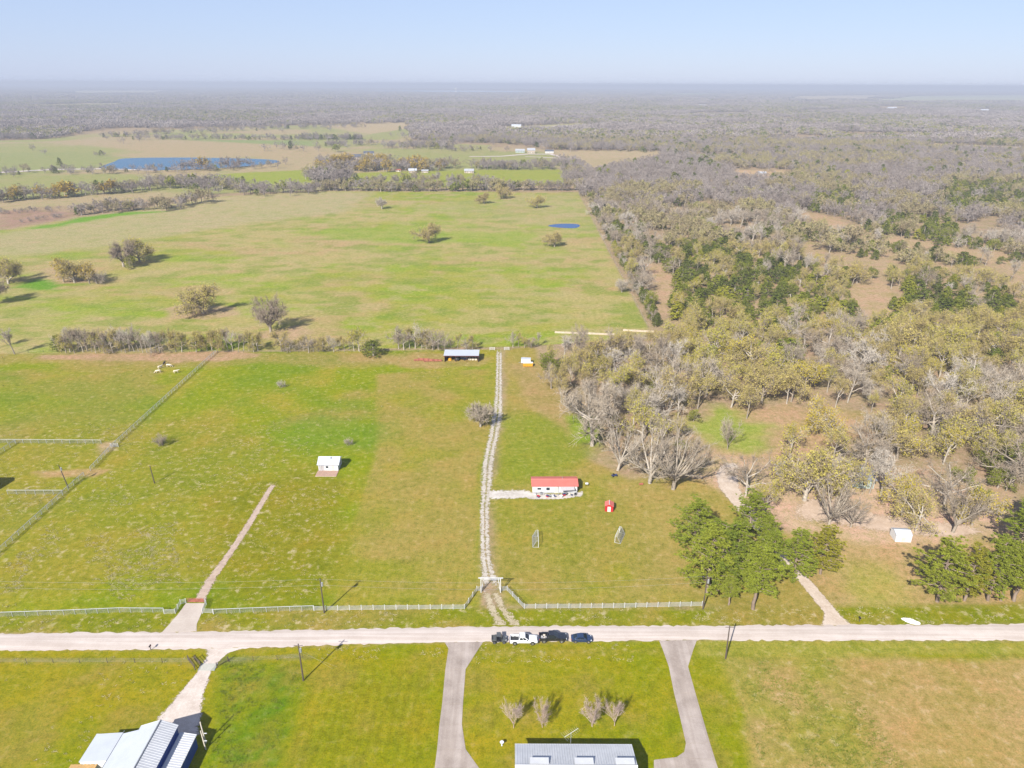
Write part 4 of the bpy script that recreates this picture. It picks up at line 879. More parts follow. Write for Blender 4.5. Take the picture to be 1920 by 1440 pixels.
# tall white gateway over the track
A_, B_ = GV(902, 1111), GV(938.5, 1111); t = thing('ranch_gateway', 'tall white gateway frame over the gravel track with open gate leaf', 'gateway', A_); L = (B_-A_).x
for x in (0, L): mb = MB(); mb.box(x-.085, x+.085, -.085, .085, -.5, 4.1); mb.obj('post', 'fence_post', t)
mb = MB(); mb.box(-.6, L+.6, -.09, .09, 4.1, 4.3); mb.obj('lintel', 'fence_post', t)
mb = MB(); mb.box(.11, L-.11, -.04, .04, 3.66, 3.76); mb.obj('cross_bar', 'fence_post', t)
mb = MB(); mb.tube((L-.1, 0, .9), (L-.55, .05, 4.0), .07, n=6); mb.obj('brace', 'white_paint', t)
for s, x in ((1, 0), (-1, L)):
    for z in (.35, .7, 1.05, 1.35): mb = MB(); mb.tube((x+s*.15, .12, z), (x+s*.35, 2.2, z), .03, n=6); mb.obj('gate_bar', 'white_paint', t)
for k, (x, y, lab) in enumerate([(923, 656.5, 'white steel gate leaf left of the track at the tree row'), (950, 656.5, 'white steel gate leaf right of the track at the tree row')]):
    X, Y = G(x, y); t = thing('field_gate', lab, 'gate', (X-1.1, Y, 0), 0, 'gates at the tree row')
    for z in (.3, .65, 1.0, 1.3): mb = MB(); mb.tube((0, 0, z), (2.2, 0, z), .05, n=6); mb.obj('rail', 'white_paint', t)
    for x_ in (0, 2.2): mb = MB(); mb.tube((x_, 0, -.2), (x_, 0, 1.4), .07, n=6); mb.obj('upright', 'white_paint', t)

# ---------------------------------------------------------------- utility poles and cables
def pole(label, bx, by, h, lean=(0, 0), trans=True, arm=True, armdir=0.0):
    X, Y = G(bx, by); t = thing('utility_pole', label, 'utility pole', (X, Y, 0), 0, 'utility poles'); tp = Vector((lean[0], lean[1], h))
    mb = MB(); mb.tube((0, 0, -.8), tp, .17, .11, 9); mb.obj('shaft', 'pole_wood', t)
    if arm:
        mb = MB(); d = Vector((math.cos(armdir), math.sin(armdir), 0))*.9; c_ = tp*.965; mb.tube(c_-d+Vector((0, -.12, 0)), c_+d+Vector((0, -.12, 0)), .06, n=5); mb.obj('crossarm', 'pole_wood', t)
        for s in (-1, 0, 1): mb = MB(); q = c_+d*s*.9+Vector((0, -.12, .05)); mb.tube(q, q+Vector((0, 0, .2)), .05, .03, 6); mb.obj('insulator', 'galvanised', t)
    if trans:
        mb = MB(); c_ = tp*.84+Vector((.34, -.1, 0)); mb.tube(c_-Vector((0, 0, .45)), c_+Vector((0, 0, .45)), .23, n=10); q = mb.obj('transformer', 'galvanised', t)
        mb = MB(); mb.tube(c_+Vector((0, 0, .45)), c_+Vector((0, 0, .65)), .05, n=6); mb.obj('bushing', 'white_paint', q)
    return t
PA = pole('tall dark utility pole on the lawn south of the road, with transformer', 569, 1276, 9.4)
PB = pole('utility pole behind the roadside fence, left of the gateway', 608, 1149, 9.5)
PC = pole('slim utility pole at the right driveway, beside the gravel road', 1360.5, 1235, 8.7, (-.2, 0), False)
PD = pole('utility pole at the end of the white fence under the pines', 1318, 1142, 9.3)
PE = pole('leaning dark utility pole at the left pasture fence corner', 129, 915, 7.6, (-1.2, .1), True, False)
PF = pole('short slim utility pole alone in the left pasture', 290, 906, 6.0, (-.3, 0), False, False)
def cable(label, a, b_, sag=.8):
    a, b_ = Vector(a), Vector(b_); mb = MB(); k = 14; pr = None
    for i in range(k+1):
        s = i/k; p = a.lerp(b_, s)-Vector((0, 0, sag*4*s*(1-s)))
        if pr is not None: mb.tube(pr, p, .016, n=3, caps=False)
        pr = p
    tag(mb.obj('power_cable', 'galvanised'), label, 'cable', 'power cables over the pasture')
b0 = PB.location; d0 = PD.location
cable('upper power cable strung from the roadside pole to the pines', b0+Vector((.8, -.12, 9.4)), d0+Vector((-.8, -.12, 9.2)), 1.4)
cable('lower power cable strung from the roadside pole to the pines', b0+Vector((.1, -.1, 7.8)), d0+Vector((-.1, -.1, 7.6)), 1.6)
cable('upper power cable running off to the left edge from the roadside pole', b0+Vector((-.8, -.12, 9.4)), b0+Vector((-110, 1, 9.2)), 1.6)
cable('lower power cable running off to the left edge from the roadside pole', b0+Vector((-.1, -.1, 7.8)), b0+Vector((-110, 1, 7.6)), 1.8)
# stay wires of the lawn pole
for k in range(2):
    p = PA.location; mb = MB(); mb.tube(p+Vector((0, 0, 8.2-k)), p+Vector((5.0+.8*k, 3.2+.5*k, 0)), .014, n=3, caps=False); tag(mb.obj('stay_wire', 'grey_mesh'), ['steel stay wire of the lawn utility pole, the upper one', 'steel stay wire of the lawn utility pole, the lower one'][k], 'wire', 'stay wires of the lawn pole')

# ---------------------------------------------------------------- vehicles (nose towards +x)
def wheel(t, x, y, r_, wd, rim='rim'):
    mb = MB(); mb.tube((x, y-wd/2, r_), (x, y+wd/2, r_), r_, n=16); w_ = mb.obj('wheel', 'tyre', t)
    s = -1 if y < 0 else 1
    mb = MB(); mb.tube((x, y+s*wd*.3, r_), (x, y+s*(wd/2+.015), r_), r_*.64, n=14); mb.obj('rim', rim, w_)
    mb = MB(); mb.tube((x, y+s*wd*.5, r_), (x, y+s*(wd/2+.03), r_), r_*.18, n=8); mb.obj('hub_cap', 'chrome', w_)
def loft(mb, st):
    """st: list of (x, [(y, z)...]) rings"""
    k = len(st[0][1]); v = [(x, y, z) for x, ring in st for y, z in ring]
    f = [(i*k+j, i*k+(j+1) % k, (i+1)*k+(j+1) % k, (i+1)*k+j) for i in range(len(st)-1) for j in range(k)]
    f += [tuple(range(k)), tuple(range(len(v)-1, len(v)-1-k, -1))]
    mb.add(v, f)
def hull(zb, zt, hw, ht=None, crown=0.03):
    ht = ht if ht is not None else hw*.93; zm = zb+(zt-zb)*.62
    return [(-hw*.94, zb), (-hw, zb+.12), (-hw, zm), (-ht, zt-.02), (-ht*.5, zt+crown), (0, zt+crown*1.3), (ht*.5, zt+crown), (ht, zt-.02), (hw, zm), (hw, zb+.12), (hw*.94, zb)]
def panel(t, name, q, mat, u0, u1, v0, v1, off=.012):
    a, b_, c_, d = [Vector(p) for p in q]
    def at(u, v): return a.lerp(b_, u).lerp(d.lerp(c_, u), v)
    n_ = (b_-a).cross(d-a).normalized(); mb = MB(); pts = [at(u0, v0), at(u1, v0), at(u1, v1), at(u0, v1)]
    mb.slab([p+n_*off for p in pts], off*1.6); return mb.obj(name, mat, t)
def pickup(label, loc, paint, L=5.85, W=1.0, bedload=None, rz=0.0, group=None):
    t = thing('pickup_truck', label, 'pickup truck', loc, rz, group); hb = W
    xr, xb, xc, xf = -L/2, -L/2+1.85, -L/2+3.95, L/2       # tail, cab back, windscreen foot, nose
    mb = MB()                                             # nose and cab lower body
    loft(mb, [(xb, hull(.5, 1.22, hb)), (xc-.3, hull(.5, 1.22, hb)), (xc+.1, hull(.5, 1.2, hb)), (xf-.55, hull(.48, 1.14, hb*.98)), (xf-.12, hull(.5, 1.04, hb*.93)), (xf, hull(.55, .92, hb*.86))])
    mb.obj('body', paint, t, smooth=False)
    mb = MB()                                             # load bed: floor, sides, tailgate
    for s in (-1, 1): mb.box(xr+.06, xb-.02, min(s*hb, s*(hb-.16)), max(s*hb, s*(hb-.16)), .5, 1.24)
    mb.box(xr, xr+.1, -hb*.97, hb*.97, .55, 1.22); mb.obj('bed_side', paint, t)
    mb = MB(); mb.box(xr+.105, xb-.03, -hb+.165, hb-.165, .62, .72); mb.obj('bed_floor', 'black_plastic', t)
    zc, zt = 1.225, 1.88; x0, x1, x2, x3 = xb+.02, xb+.22, xc-.75, xc+.15; tw, bw = hb*.78, hb*.95
    mb = MB(); cb = [(x0, -bw, zc), (x3, -bw, zc), (x3, bw, zc), (x0, bw, zc)]; ct = [(x1, -tw, zt), (x2, -tw, zt), (x2, tw, zt), (x1, tw, zt)]
    mb.hexa(cb+ct); cabn = mb.obj('cab', paint, t)
    mb = MB(); mb.slab([(x1+.02, -tw+.03, zt+.045), (x2-.02, -tw+.03, zt+.045), (x2-.02, tw-.03, zt+.045), (x1+.02, tw-.03, zt+.045)], .043); mb.obj('roof', paint, t)
    panel(t, 'windscreen', [cb[1], cb[2], ct[2], ct[1]], 'car_glass', .06, .94, .08, .92)
    panel(t, 'rear_window', [cb[3], cb[0], ct[0], ct[3]], 'car_glass', .12, .88, .15, .85)
    for q in ([cb[0], cb[1], ct[1], ct[0]], [cb[2], cb[3], ct[3], ct[2]]):
        fl_ = q[0][0] > q[1][0]
        for u0, u1 in ((.08, .45), (.50, .86)) if not fl_ else ((.14, .50), (.55, .92)): panel(t, 'side_window', q, 'car_glass', u0, u1, .14, .86)
    for s in (-1, 1):
        mb = MB(); mb.box(xc-.35, xc-.15, s*(hb+.02)-.1, s*(hb+.02)+.1, 1.25, 1.42); mb.obj('mirror', 'black_plastic', t)
        mb = MB(); mb.box(xf-.14, xf+.0, min(s*.55, s*.86), max(s*.55, s*.86), .80, 1.0); mb.obj('headlight', 'head_glass', t)
        mb = MB(); mb.box(xr-.03, xr+.05, min(s*.82, s*.99), max(s*.82, s*.99), .75, 1.15); mb.obj('tail_light', 'tail_red', t)
        for x in (xr+1.05, xf-1.05):
            mb = MB(); mb.tube((x, s*(hb-.05), .5), (x, s*(hb+.03), .5), .5, n=16); mb.obj('wheel_arch', 'black_plastic', t)
            wheel(t, x, s*(hb-.09), .41, .27)
        for x in (xb+.55, xc-.55): mb = MB(); mb.box(x, x+.16, s*hb-.02, s*hb+.02, 1.0, 1.04); mb.obj('door_handle', 'chrome', t)
    mb = MB(); mb.box(xf-.06, xf+.08, -.55, .55, .62, 1.0); mb.obj('grille', 'black_plastic', t)
    mb = MB(); mb.box(xf-.1, xf+.14, -.9, .9, .42, .6); mb.obj('bumper', 'chrome', t)
    mb = MB(); mb.box(xr-.14, xr+.02, -.9, .9, .45, .6); mb.obj('bumper', 'chrome', t)
    mb = MB(); mb.box(xr+.2, xf-.3, -.7, .7, .3, .5); mb.obj('chassis', 'dark', t)
    if bedload:
        rr_ = random.Random(3)
        for k in range(7):
            x = xr+.35+rr_.random()*1.2; y = -.6+1.2*rr_.random(); mb = MB(); a = .18+.12*rr_.random(); mb.box(x-a, x+a, y-.15, y+.15, .725, .85+.25*rr_.random()); mb.obj('bed_load', ['fabric', 'pale_board', 'galvanised'][k % 3], t)
    return t
def at_road(px, py, halfw): X, Y = G(px, py); return (X, Y+halfw, .05)
pickup('white crew cab pickup parked on the road edge, second in the row', at_road(982, 1210, .95), 'car_white', group='vehicles parked on the road edge')
pickup('black crew cab pickup with a loaded bed, third in the row', at_road(1036.5, 1206, .95), 'car_black', bedload=True, rz=R(1), group='vehicles parked on the road edge')
def sedan(label, loc):
    L, hb = 4.55, .9; t = thing('sedan_car', label, 'car', loc, R(-1), 'vehicles parked on the road edge'); xr, xf = -L/2, L/2
    mb = MB(); loft(mb, [(xr, hull(.42, .82, hb*.8)), (xr+.12, hull(.3, .93, hb*.92)), (xr+.8, hull(.25, .97, hb)), (-.2, hull(.24, .96, hb)), (1.0, hull(.25, .93, hb)), (xf-.45, hull(.27, .78, hb*.95)), (xf-.1, hull(.32, .66, hb*.82)), (xf, hull(.38, .58, hb*.7))]); mb.obj('body', 'car_blue', t)
    zc, zt = .95, 1.43; x0, x1, x2, x3 = xr+.45, xr+1.35, .35, 1.15; tw, bw = .62, .82
    cb = [(x0, -bw, zc), (x3, -bw, zc), (x3, bw, zc), (x0, bw, zc)]; ct = [(x1, -tw, zt), (x2, -tw, zt), (x2, tw, zt), (x1, tw, zt)]
    mb = MB(); mb.hexa(cb+ct); mb.obj('cabin', 'car_blue', t)
    mb = MB(); mb.slab([(x1, -tw+.02, zt+.03), (x2, -tw+.02, zt+.03), (x2, tw-.02, zt+.03), (x1, tw-.02, zt+.03)], .028); mb.obj('roof', 'car_blue', t)
    panel(t, 'windscreen', [cb[1], cb[2], ct[2], ct[1]], 'car_glass', .05, .95, .06, .94); panel(t, 'rear_window', [cb[3], cb[0], ct[0], ct[3]], 'car_glass', .07, .93, .08, .92)
    for q in ([cb[0], cb[1], ct[1], ct[0]], [cb[2], cb[3], ct[3], ct[2]]):
        for u0, u1 in ((.2, .5), (.53, .84)): panel(t, 'side_window', q, 'car_glass', u0, u1, .14, .86)
        panel(t, 'chrome_strip', q, 'chrome', .12, .9, .02, .1)
    for s in (-1, 1):
        mb = MB(); mb.box(xf-.45, xf-.2, min(s*.5, s*.8), max(s*.5, s*.8), .62, .74); mb.obj('headlight', 'head_glass', t)
        mb = MB(); mb.box(xr-.01, xr+.12, min(s*.45, s*.78), max(s*.45, s*.78), .72, .86); mb.obj('tail_light', 'tail_red', t)
        mb = MB(); mb.box(.75, .95, s*.95-.08, s*.95+.08, .95, 1.08); mb.obj('mirror', 'black_plastic', t)
        mb = MB(); mb.box(-1.6, 1.3, s*hb-.012, s*hb+.012, .30, .38); mb.obj('sill', 'chrome', t)
        for x in (-1.35, 1.4): mb = MB(); mb.tube((x, s*(hb-.04), .36), (x, s*(hb+.012), .36), .38, n=16); mb.obj('wheel_arch', 'black_plastic', t); wheel(t, x, s*(hb-.1), .33, .22)
    mb = MB(); mb.box(xf-.08, xf+.02, -.4, .4, .36, .55); mb.obj('grille', 'black_plastic', t)
sedan('dark blue sedan at the right end of the parked row', at_road(1091, 1206.5, .85))
def utv(label, loc):
    t = thing('utility_vehicle', label, 'utility vehicle', loc, R(2), 'vehicles parked on the road edge'); g = 'utv_grey'
    mb = MB(); mb.box(-1.5, 1.4, -.6, .6, .42, .62); mb.obj('chassis', 'black_plastic', t)
    mb = MB(); mb.box(-1.6, -.55, -.72, .72, .80, .86); mb.box(-1.6, -1.54, -.72, .72, .86, 1.2); mb.box(-.61, -.55, -.72, .72, .86, 1.2)
    for s in (-1, 1): mb.box(-1.535, -.615, s*.72-.03, s*.72+.03, .86, 1.2)
    mb.obj('cargo_bed', g, t)
    mb = MB(); mb.box(-.5, .05, -.65, .65, .62, .85); mb.obj('seat', 'dark', t); mb = MB(); mb.box(-.52, -.4, -.65, .65, .852, 1.3); mb.obj('backrest', 'dark', t)
    mb = MB(); mb.hexa([(.55, -.72, .5), (1.55, -.66, .5), (1.55, .66, .5), (.55, .72, .5), (.6, -.7, 1.12), (1.45, -.55, .92), (1.45, .55, .92), (.6, .7, 1.12)]); mb.obj('hood', g, t)
    for s in (-1, 1):
        mb = MB(); mb.tube((-.5, s*.68, .62), (-.42, s*.62, 1.9), .035, n=6); mb.tube((.75, s*.68, 1.0), (.3, s*.62, 1.9), .035, n=6); mb.tube((-.42, s*.62, 1.9), (.3, s*.62, 1.9), .035, n=6); mb.obj('roll_bar', 'black_plastic', t)
        mb = MB(); mb.box(1.42, 1.57, min(s*.35, s*.6), max(s*.35, s*.6), .74, .86); mb.obj('headlight', 'head_glass', t)
        for x in (-1.0, 1.05): wheel(t, x, s*.68, .33, .26, 'utv_grey')
        mb = MB(); mb.box(.7, 1.42, s*.72-.1, s*.72+.1, .69, .73); mb.obj('mudguard', g, t)
    mb = MB(); mb.slab([(-.5, -.68, 1.97), (.38, -.68, 1.97), (.38, .68, 1.97), (-.5, .68, 1.97)], .05); mb.obj('roof', g, t)
    mb = MB(); mb.tube((.35, -.25, 1.15), (.45, -.25, 1.0), .16, n=10); mb.obj('steering_wheel', 'dark', t)
    panel(t, 'windscreen', [(.78, .6, 1.12), (.78, -.6, 1.12), (.36, -.58, 1.88), (.36, .58, 1.88)], 'car_glass', .05, .95, .05, .95)
utv('dark grey open utility vehicle at the left end of the parked row', at_road(935.5, 1207.5, .7))

# ---------------------------------------------------------------- soccer goals, mailboxes, rubble
def goal(label, px, py, rz):
    X, Y = G(px, py); t = thing('soccer_goal', label, 'soccer goal', (X, Y, 0), rz, 'soccer goals'); w_, h, dp = 2.4, 2.0, 1.5
    mb = MB()
    for y in (-w_, w_): mb.tube((0, y, -.1), (0, y, h), .06, n=7)
    mb.tube((0, -w_, h), (0, w_, h), .06, n=7); mb.obj('frame', 'white_paint', t)
    mb = MB()
    for y in (-w_, w_): mb.tube((0, y, .05), (-dp, y, .05), .04, n=6); mb.tube((0, y, h), (-dp*.35, y, h*.98), .035, n=6); mb.tube((-dp*.35, y, h*.98), (-dp, y, .05), .035, n=6)
    mb.tube((-dp, -w_, .05), (-dp, w_, .05), .04, n=6); mb.obj('back_frame', 'grey_pipe', t)
    mb = MB()
    for k in range(25): y = -w_+k*w_*2/24; mb.tube((0, y, h), (-dp*.35, y, h*.97), .014, n=3, caps=False); mb.tube((-dp*.35, y, h*.97), (-dp, y, .05), .014, n=3, caps=False)
    for k in range(12): s = k/11; x = -dp*.35-dp*.65*s; z = h*.97*(1-s)+.05*s; mb.tube((x, -w_, z), (x, w_, z), .014, n=3, caps=False)
    for sy in (-w_, w_):
        for k in range(7): x = -dp*k/7; mb.tube((x, sy, .05), (x, sy, h if x > -dp*.35 else h*(x+dp)/(dp*.65)), .014, n=3, caps=False)
    mb.obj('net', 'galvanised', t)
goal('soccer goal with pale net on the lawn nearer the gravel track', 1009, 1016, R(0))
goal('soccer goal turned away on the lawn below the red shed', 1157, 1008, R(158))
def mailbox(label, px, py):
    X, Y = G(px, py); t = thing('mailbox', label, 'mailbox', (X, Y, 0), 0, 'mailboxes'); mb = MB(); mb.box(-.05, .05, -.05, .05, -.2, 1.0); mb.obj('post', 'pole_wood', t)
    mb = MB(); mb.box(-.14, .14, -.28, .28, 1.0, 1.18); mb.tube((0, -.28, 1.18), (0, .28, 1.18), .14, n=10); mb.obj('box', 'black_plastic', t); mb = MB(); mb.box(.14, .17, -.1, -.05, 1.1, 1.35); mb.obj('flag', 'red_paint', t)
mailbox('small dark mailbox on the lower road edge left of the cattle guard', 283, 1219); mailbox('small dark mailbox on the verge by the white rubble mound', 1611, 1166)
def mound(label, px, py, L, W_, h, seed):
    X, Y = G(px, py); rr_ = random.Random(seed); mb = MB(); k, rings = 18, 6; v = [(0, 0, h)]
    for r_ in range(1, rings+1):
        for i in range(k):
            a = 2*math.pi*i/k; s = r_/rings; q = 1+rr_.uniform(-.14, .14); v.append((L*s*q*math.cos(a), W_*s*q*math.sin(a), max(-.03, h*(1-s**1.7)+rr_.uniform(-.1, .1)*(1-s)) if r_ < rings else -.05))
    f = [(0, 1+i, 1+(i+1) % k) for i in range(k)]
    for r_ in range(rings-1):
        for i in range(k): a = 1+r_*k+i; b_ = 1+r_*k+(i+1) % k; f.append((a, a+k, b_+k, b_))
    mb.add(v, f); tag(mb.obj('rubble_mound', 'limestone', None, (X, Y, 0), R(-25)), label, 'rubble')
mound('low white limestone rubble mound on the right verge', 1709, 1165, 2.0, .85, .5, 3)
# bird bath on the lawn, spools and drum by the wood
X, Y = G(941, 1398); t = thing('bird_bath', 'small white bird bath on the lawn left of the ranch house', 'bird bath', (X, Y, 0)); mb = MB(); mb.tube((0, 0, -.05), (0, 0, .75), .14, .09, 10); mb.obj('pedestal', 'white_paint', t); mb = MB(); mb.tube((0, 0, .75), (0, 0, .88), .18, .38, 14); mb.obj('bowl', 'white_paint', t)
X, Y = G(1202, 909); t = thing('scrap_barrel', 'brown burn barrel lying at the foot of the bare oaks', 'barrel', (X, Y, 0), R(10)); mb = MB(); mb.tube((-.55, 0, .32), (.55, 0, .32), .32, n=12); mb.obj('drum', 'rust', t); mb = MB(); mb.tube((-.2, 0, .32), (-.15, 0, .32), .34, n=12); mb.tube((.15, 0, .32), (.2, 0, .32), .34, n=12); mb.obj('hoop', 'rust', t)
X, Y = G(1152, 893); t = thing('lawn_mower', 'small dark ride on mower parked on the grass before the bare oaks', 'mower', (X, Y, 0), R(20)); mb = MB(); mb.box(-.8, .8, -.3, .3, .25, .6); mb.obj('body', 'junk_blue', t); mb = MB(); mb.box(-.5, -.1, -.25, .25, .602, .95); mb.obj('seat', 'dark', t)
for x in (-.6, .65):
    for y in (-.4, .4): mb = MB(); mb.tube((x, y-.1, .25), (x, y+.1, .25), .25, n=10); mb.obj('wheel', 'tyre', t)

# ---------------------------------------------------------------- cows: one skinned body each
def cow(label, px, py, rz, coat, patch, graze):
    X, Y = G(px, py); t = thing('cow', label, 'cow', (X, Y, 0), rz, 'cows in the left pasture')
    V = [(-.75, 0, 1.08), (-.35, 0, 1.05), (.2, 0, 1.02), (.65, 0, 1.08), (.95, 0, 1.18 if not graze else .98), (1.22, 0, 1.32 if not graze else .62), (1.5, 0, 1.22 if not graze else .28), (1.68, 0, 1.12 if not graze else .12)]
    rad = [(.30, .30), (.36, .38), (.38, .40), (.30, .34), (.18, .22), (.13, .16), (.12, .15), (.08, .10)]; E_ = [(i, i+1) for i in range(7)]
    def limb(root, pts, rs):
        k = root
        for p, r_ in zip(pts, rs): V.append(p); rad.append((r_, r_)); E_.append((k, len(V)-1)); k = len(V)-1
    for s in (-1, 1):
        limb(3, [(.62, s*.2, .72), (.64, s*.2, .4), (.62, s*.2, .2), (.66, s*.2, .04)], [.13, .085, .06, .07])
        limb(0, [(-.68, s*.2, .75), (-.60, s*.21, .55), (-.80, s*.2, .36), (-.74, s*.2, .04)], [.17, .11, .065, .07])
    limb(0, [(-1.02, 0, 1.1), (-1.1, 0, .75), (-1.08, 0, .45)], [.06, .03, .045])
    me = bpy.data.meshes.new('body'); me.from_pydata(V, E_, []); me.materials.append(MATS[coat]); o = link('body', me, t)
    sk = o.modifiers.new('skin', 'SKIN'); sk.use_smooth_shade = True; o.modifiers.new('sub', 'SUBSURF').levels = 1; o.modifiers['sub'].render_levels = 1
    for i, d in enumerate(me.skin_vertices[0].data): d.radius = rad[i]; d.use_root = (i == 1)
    h = Vector(V[6]); 
    for s in (-1, 1):
        mb = MB(); e = Vector(V[5]); mb.hexa([e+Vector((0, s*.1, .02)), e+Vector((.08, s*.1, .02)), e+Vector((.08, s*.34, .06)), e+Vector((0, s*.34, .06)), e+Vector((0, s*.1, .08)), e+Vector((.08, s*.1, .08)), e+Vector((.08, s*.34, .1)), e+Vector((0, s*.34, .1))]); mb.obj('ear', patch, t)
    mb = MB(); m_ = Vector(V[7]); mb.box(m_.x-.04, m_.x+.1, -.085, .085, m_.z-.08, m_.z+.07); mb.obj('muzzle', patch, t)
cow('cream cow grazing with its head low, lowest left of the herd', 297, 699, R(200), 'cow_cream', 'cow_dark', True)
cow('cream cow standing at the left, above the grazing one', 300.5, 691, R(60), 'cow_cream', 'cow_dark', False)
cow('slim dark brown cow, the farthest of the herd', 308.5, 684, R(95), 'cow_dark', 'cow_dark', False)
cow('cream cow standing broadside at the top right of the herd', 317, 688, R(4), 'cow_cream', 'cow_dark', True)
cow('white cow with dark head, lower right of the herd', 330.5, 699.5, R(35), 'cow_cream', 'cow_dark', False)

# ---------------------------------------------------------------- far farms
def far_house(label, px, py, w_, d_, h, wall, roof, rz=0, cat='house', axis_='x'):
    X, Y = G(px, py); n_ = max(2, int(w_/4)); wins = [('s', .72*(-w_/2+w_*(k+.3)/n_), .72*(-w_/2+w_*(k+.7)/n_), .9, 2.2) for k in range(n_)]
    w_, d_ = w_*.72, d_*.72
    return house({'house': 'farm_house', 'barn': 'farm_barn'}[cat], label, cat, (X, Y, 0), w_, d_, h, h+d_*.28, axis_, wall, roof, .5, None, R(rz), wins, [('s', -.6, .6, 2.1)])
far_house('white farmhouse in the far meadow, left of two', 774, 324, 14, 10, 3.4, 'tan_wall', 'white_roof', 4)
far_house('white farmhouse with grey side wing in the far meadow, right of two', 880, 324, 17, 11, 3.0, 'tan_wall', 'grey_roof', -3)
far_house('low grey outbuilding right of the left white farmhouse', 797, 324, 12, 5, 3.0, 'tan_wall', 'grey_roof', 2, 'barn')
far_house('tiny red roofed shed at the left end of the far meadow', 747, 322, 9, 4, 2.6, 'tan_wall', 'rust', 0, 'barn')
far_house('long dark roofed house on the rise behind golden trees', 668, 300, 42, 18, 5.0, 'tan_wall', 'slate_roof', 12)
far_house('dark roofed wing right of the long house on the rise', 692, 294, 22, 14, 6.0, 'white_wall', 'slate_roof', 8)
far_house('large grey barn beside the curved lane', 996, 287, 18, 16, 5.0, 'tan_wall', 'grey_roof', 0, 'barn')
far_house('low grey house left of the large grey barn', 975, 286, 22, 12, 3.5, 'green_wall', 'grey_roof', 0)
far_house('blue grey shed right of the large grey barn', 1030, 287, 20, 10, 3.5, 'white_wall', 'slate_roof', 0, 'barn')
far_house('low grey roofed farm among trees beyond the curved lane', 1065, 243, 50, 22, 4.0, 'white_wall', 'grey_roof', -8, 'barn')
far_house('pale farm roof far left of the grey roofed farm', 968, 238.5, 36, 16, 4.0, 'white_wall', 'white_roof', 0, 'barn')
far_house('white farmhouse at the right end of the hazy ridge', 1110, 230, 26, 16, 5.0, 'white_wall', 'white_roof', 0)
far_house('white roofed hall far off at the upper right', 1672, 205, 64, 30, 5.0, 'white_wall', 'white_roof', 3, 'barn')
far_house('small white roofed hall right of the far hall', 1845, 209, 48, 24, 5.0, 'white_wall', 'white_roof', 0, 'barn')
far_house('pale farm roof in the hazy wood above the right thicket', 1316, 199, 50, 24, 4.5, 'white_wall', 'grey_roof', 0, 'barn')
far_house('pale house on the bare patch in the right wood', 1428, 329, 14, 9, 3.2, 'tan_wall', 'grey_roof', -10)
X, Y = G(855, 176); t = thing('water_tower', 'tiny white water tower on the hazy horizon', 'water tower', (X, Y, 0))
mb = MB(); mb.tube((0, 0, -1), (0, 0, 40), 9, 6, 12); mb.obj('stem', 'white_paint', t); mb = MB(); mb.tube((0, 0, 40), (0, 0, 50), 6, 17, 14); mb.tube((0, 0, 50), (0, 0, 60), 17, 17, 14); mb.tube((0, 0, 60), (0, 0, 68), 17, 4, 14); mb.obj('tank', 'white_paint', t)

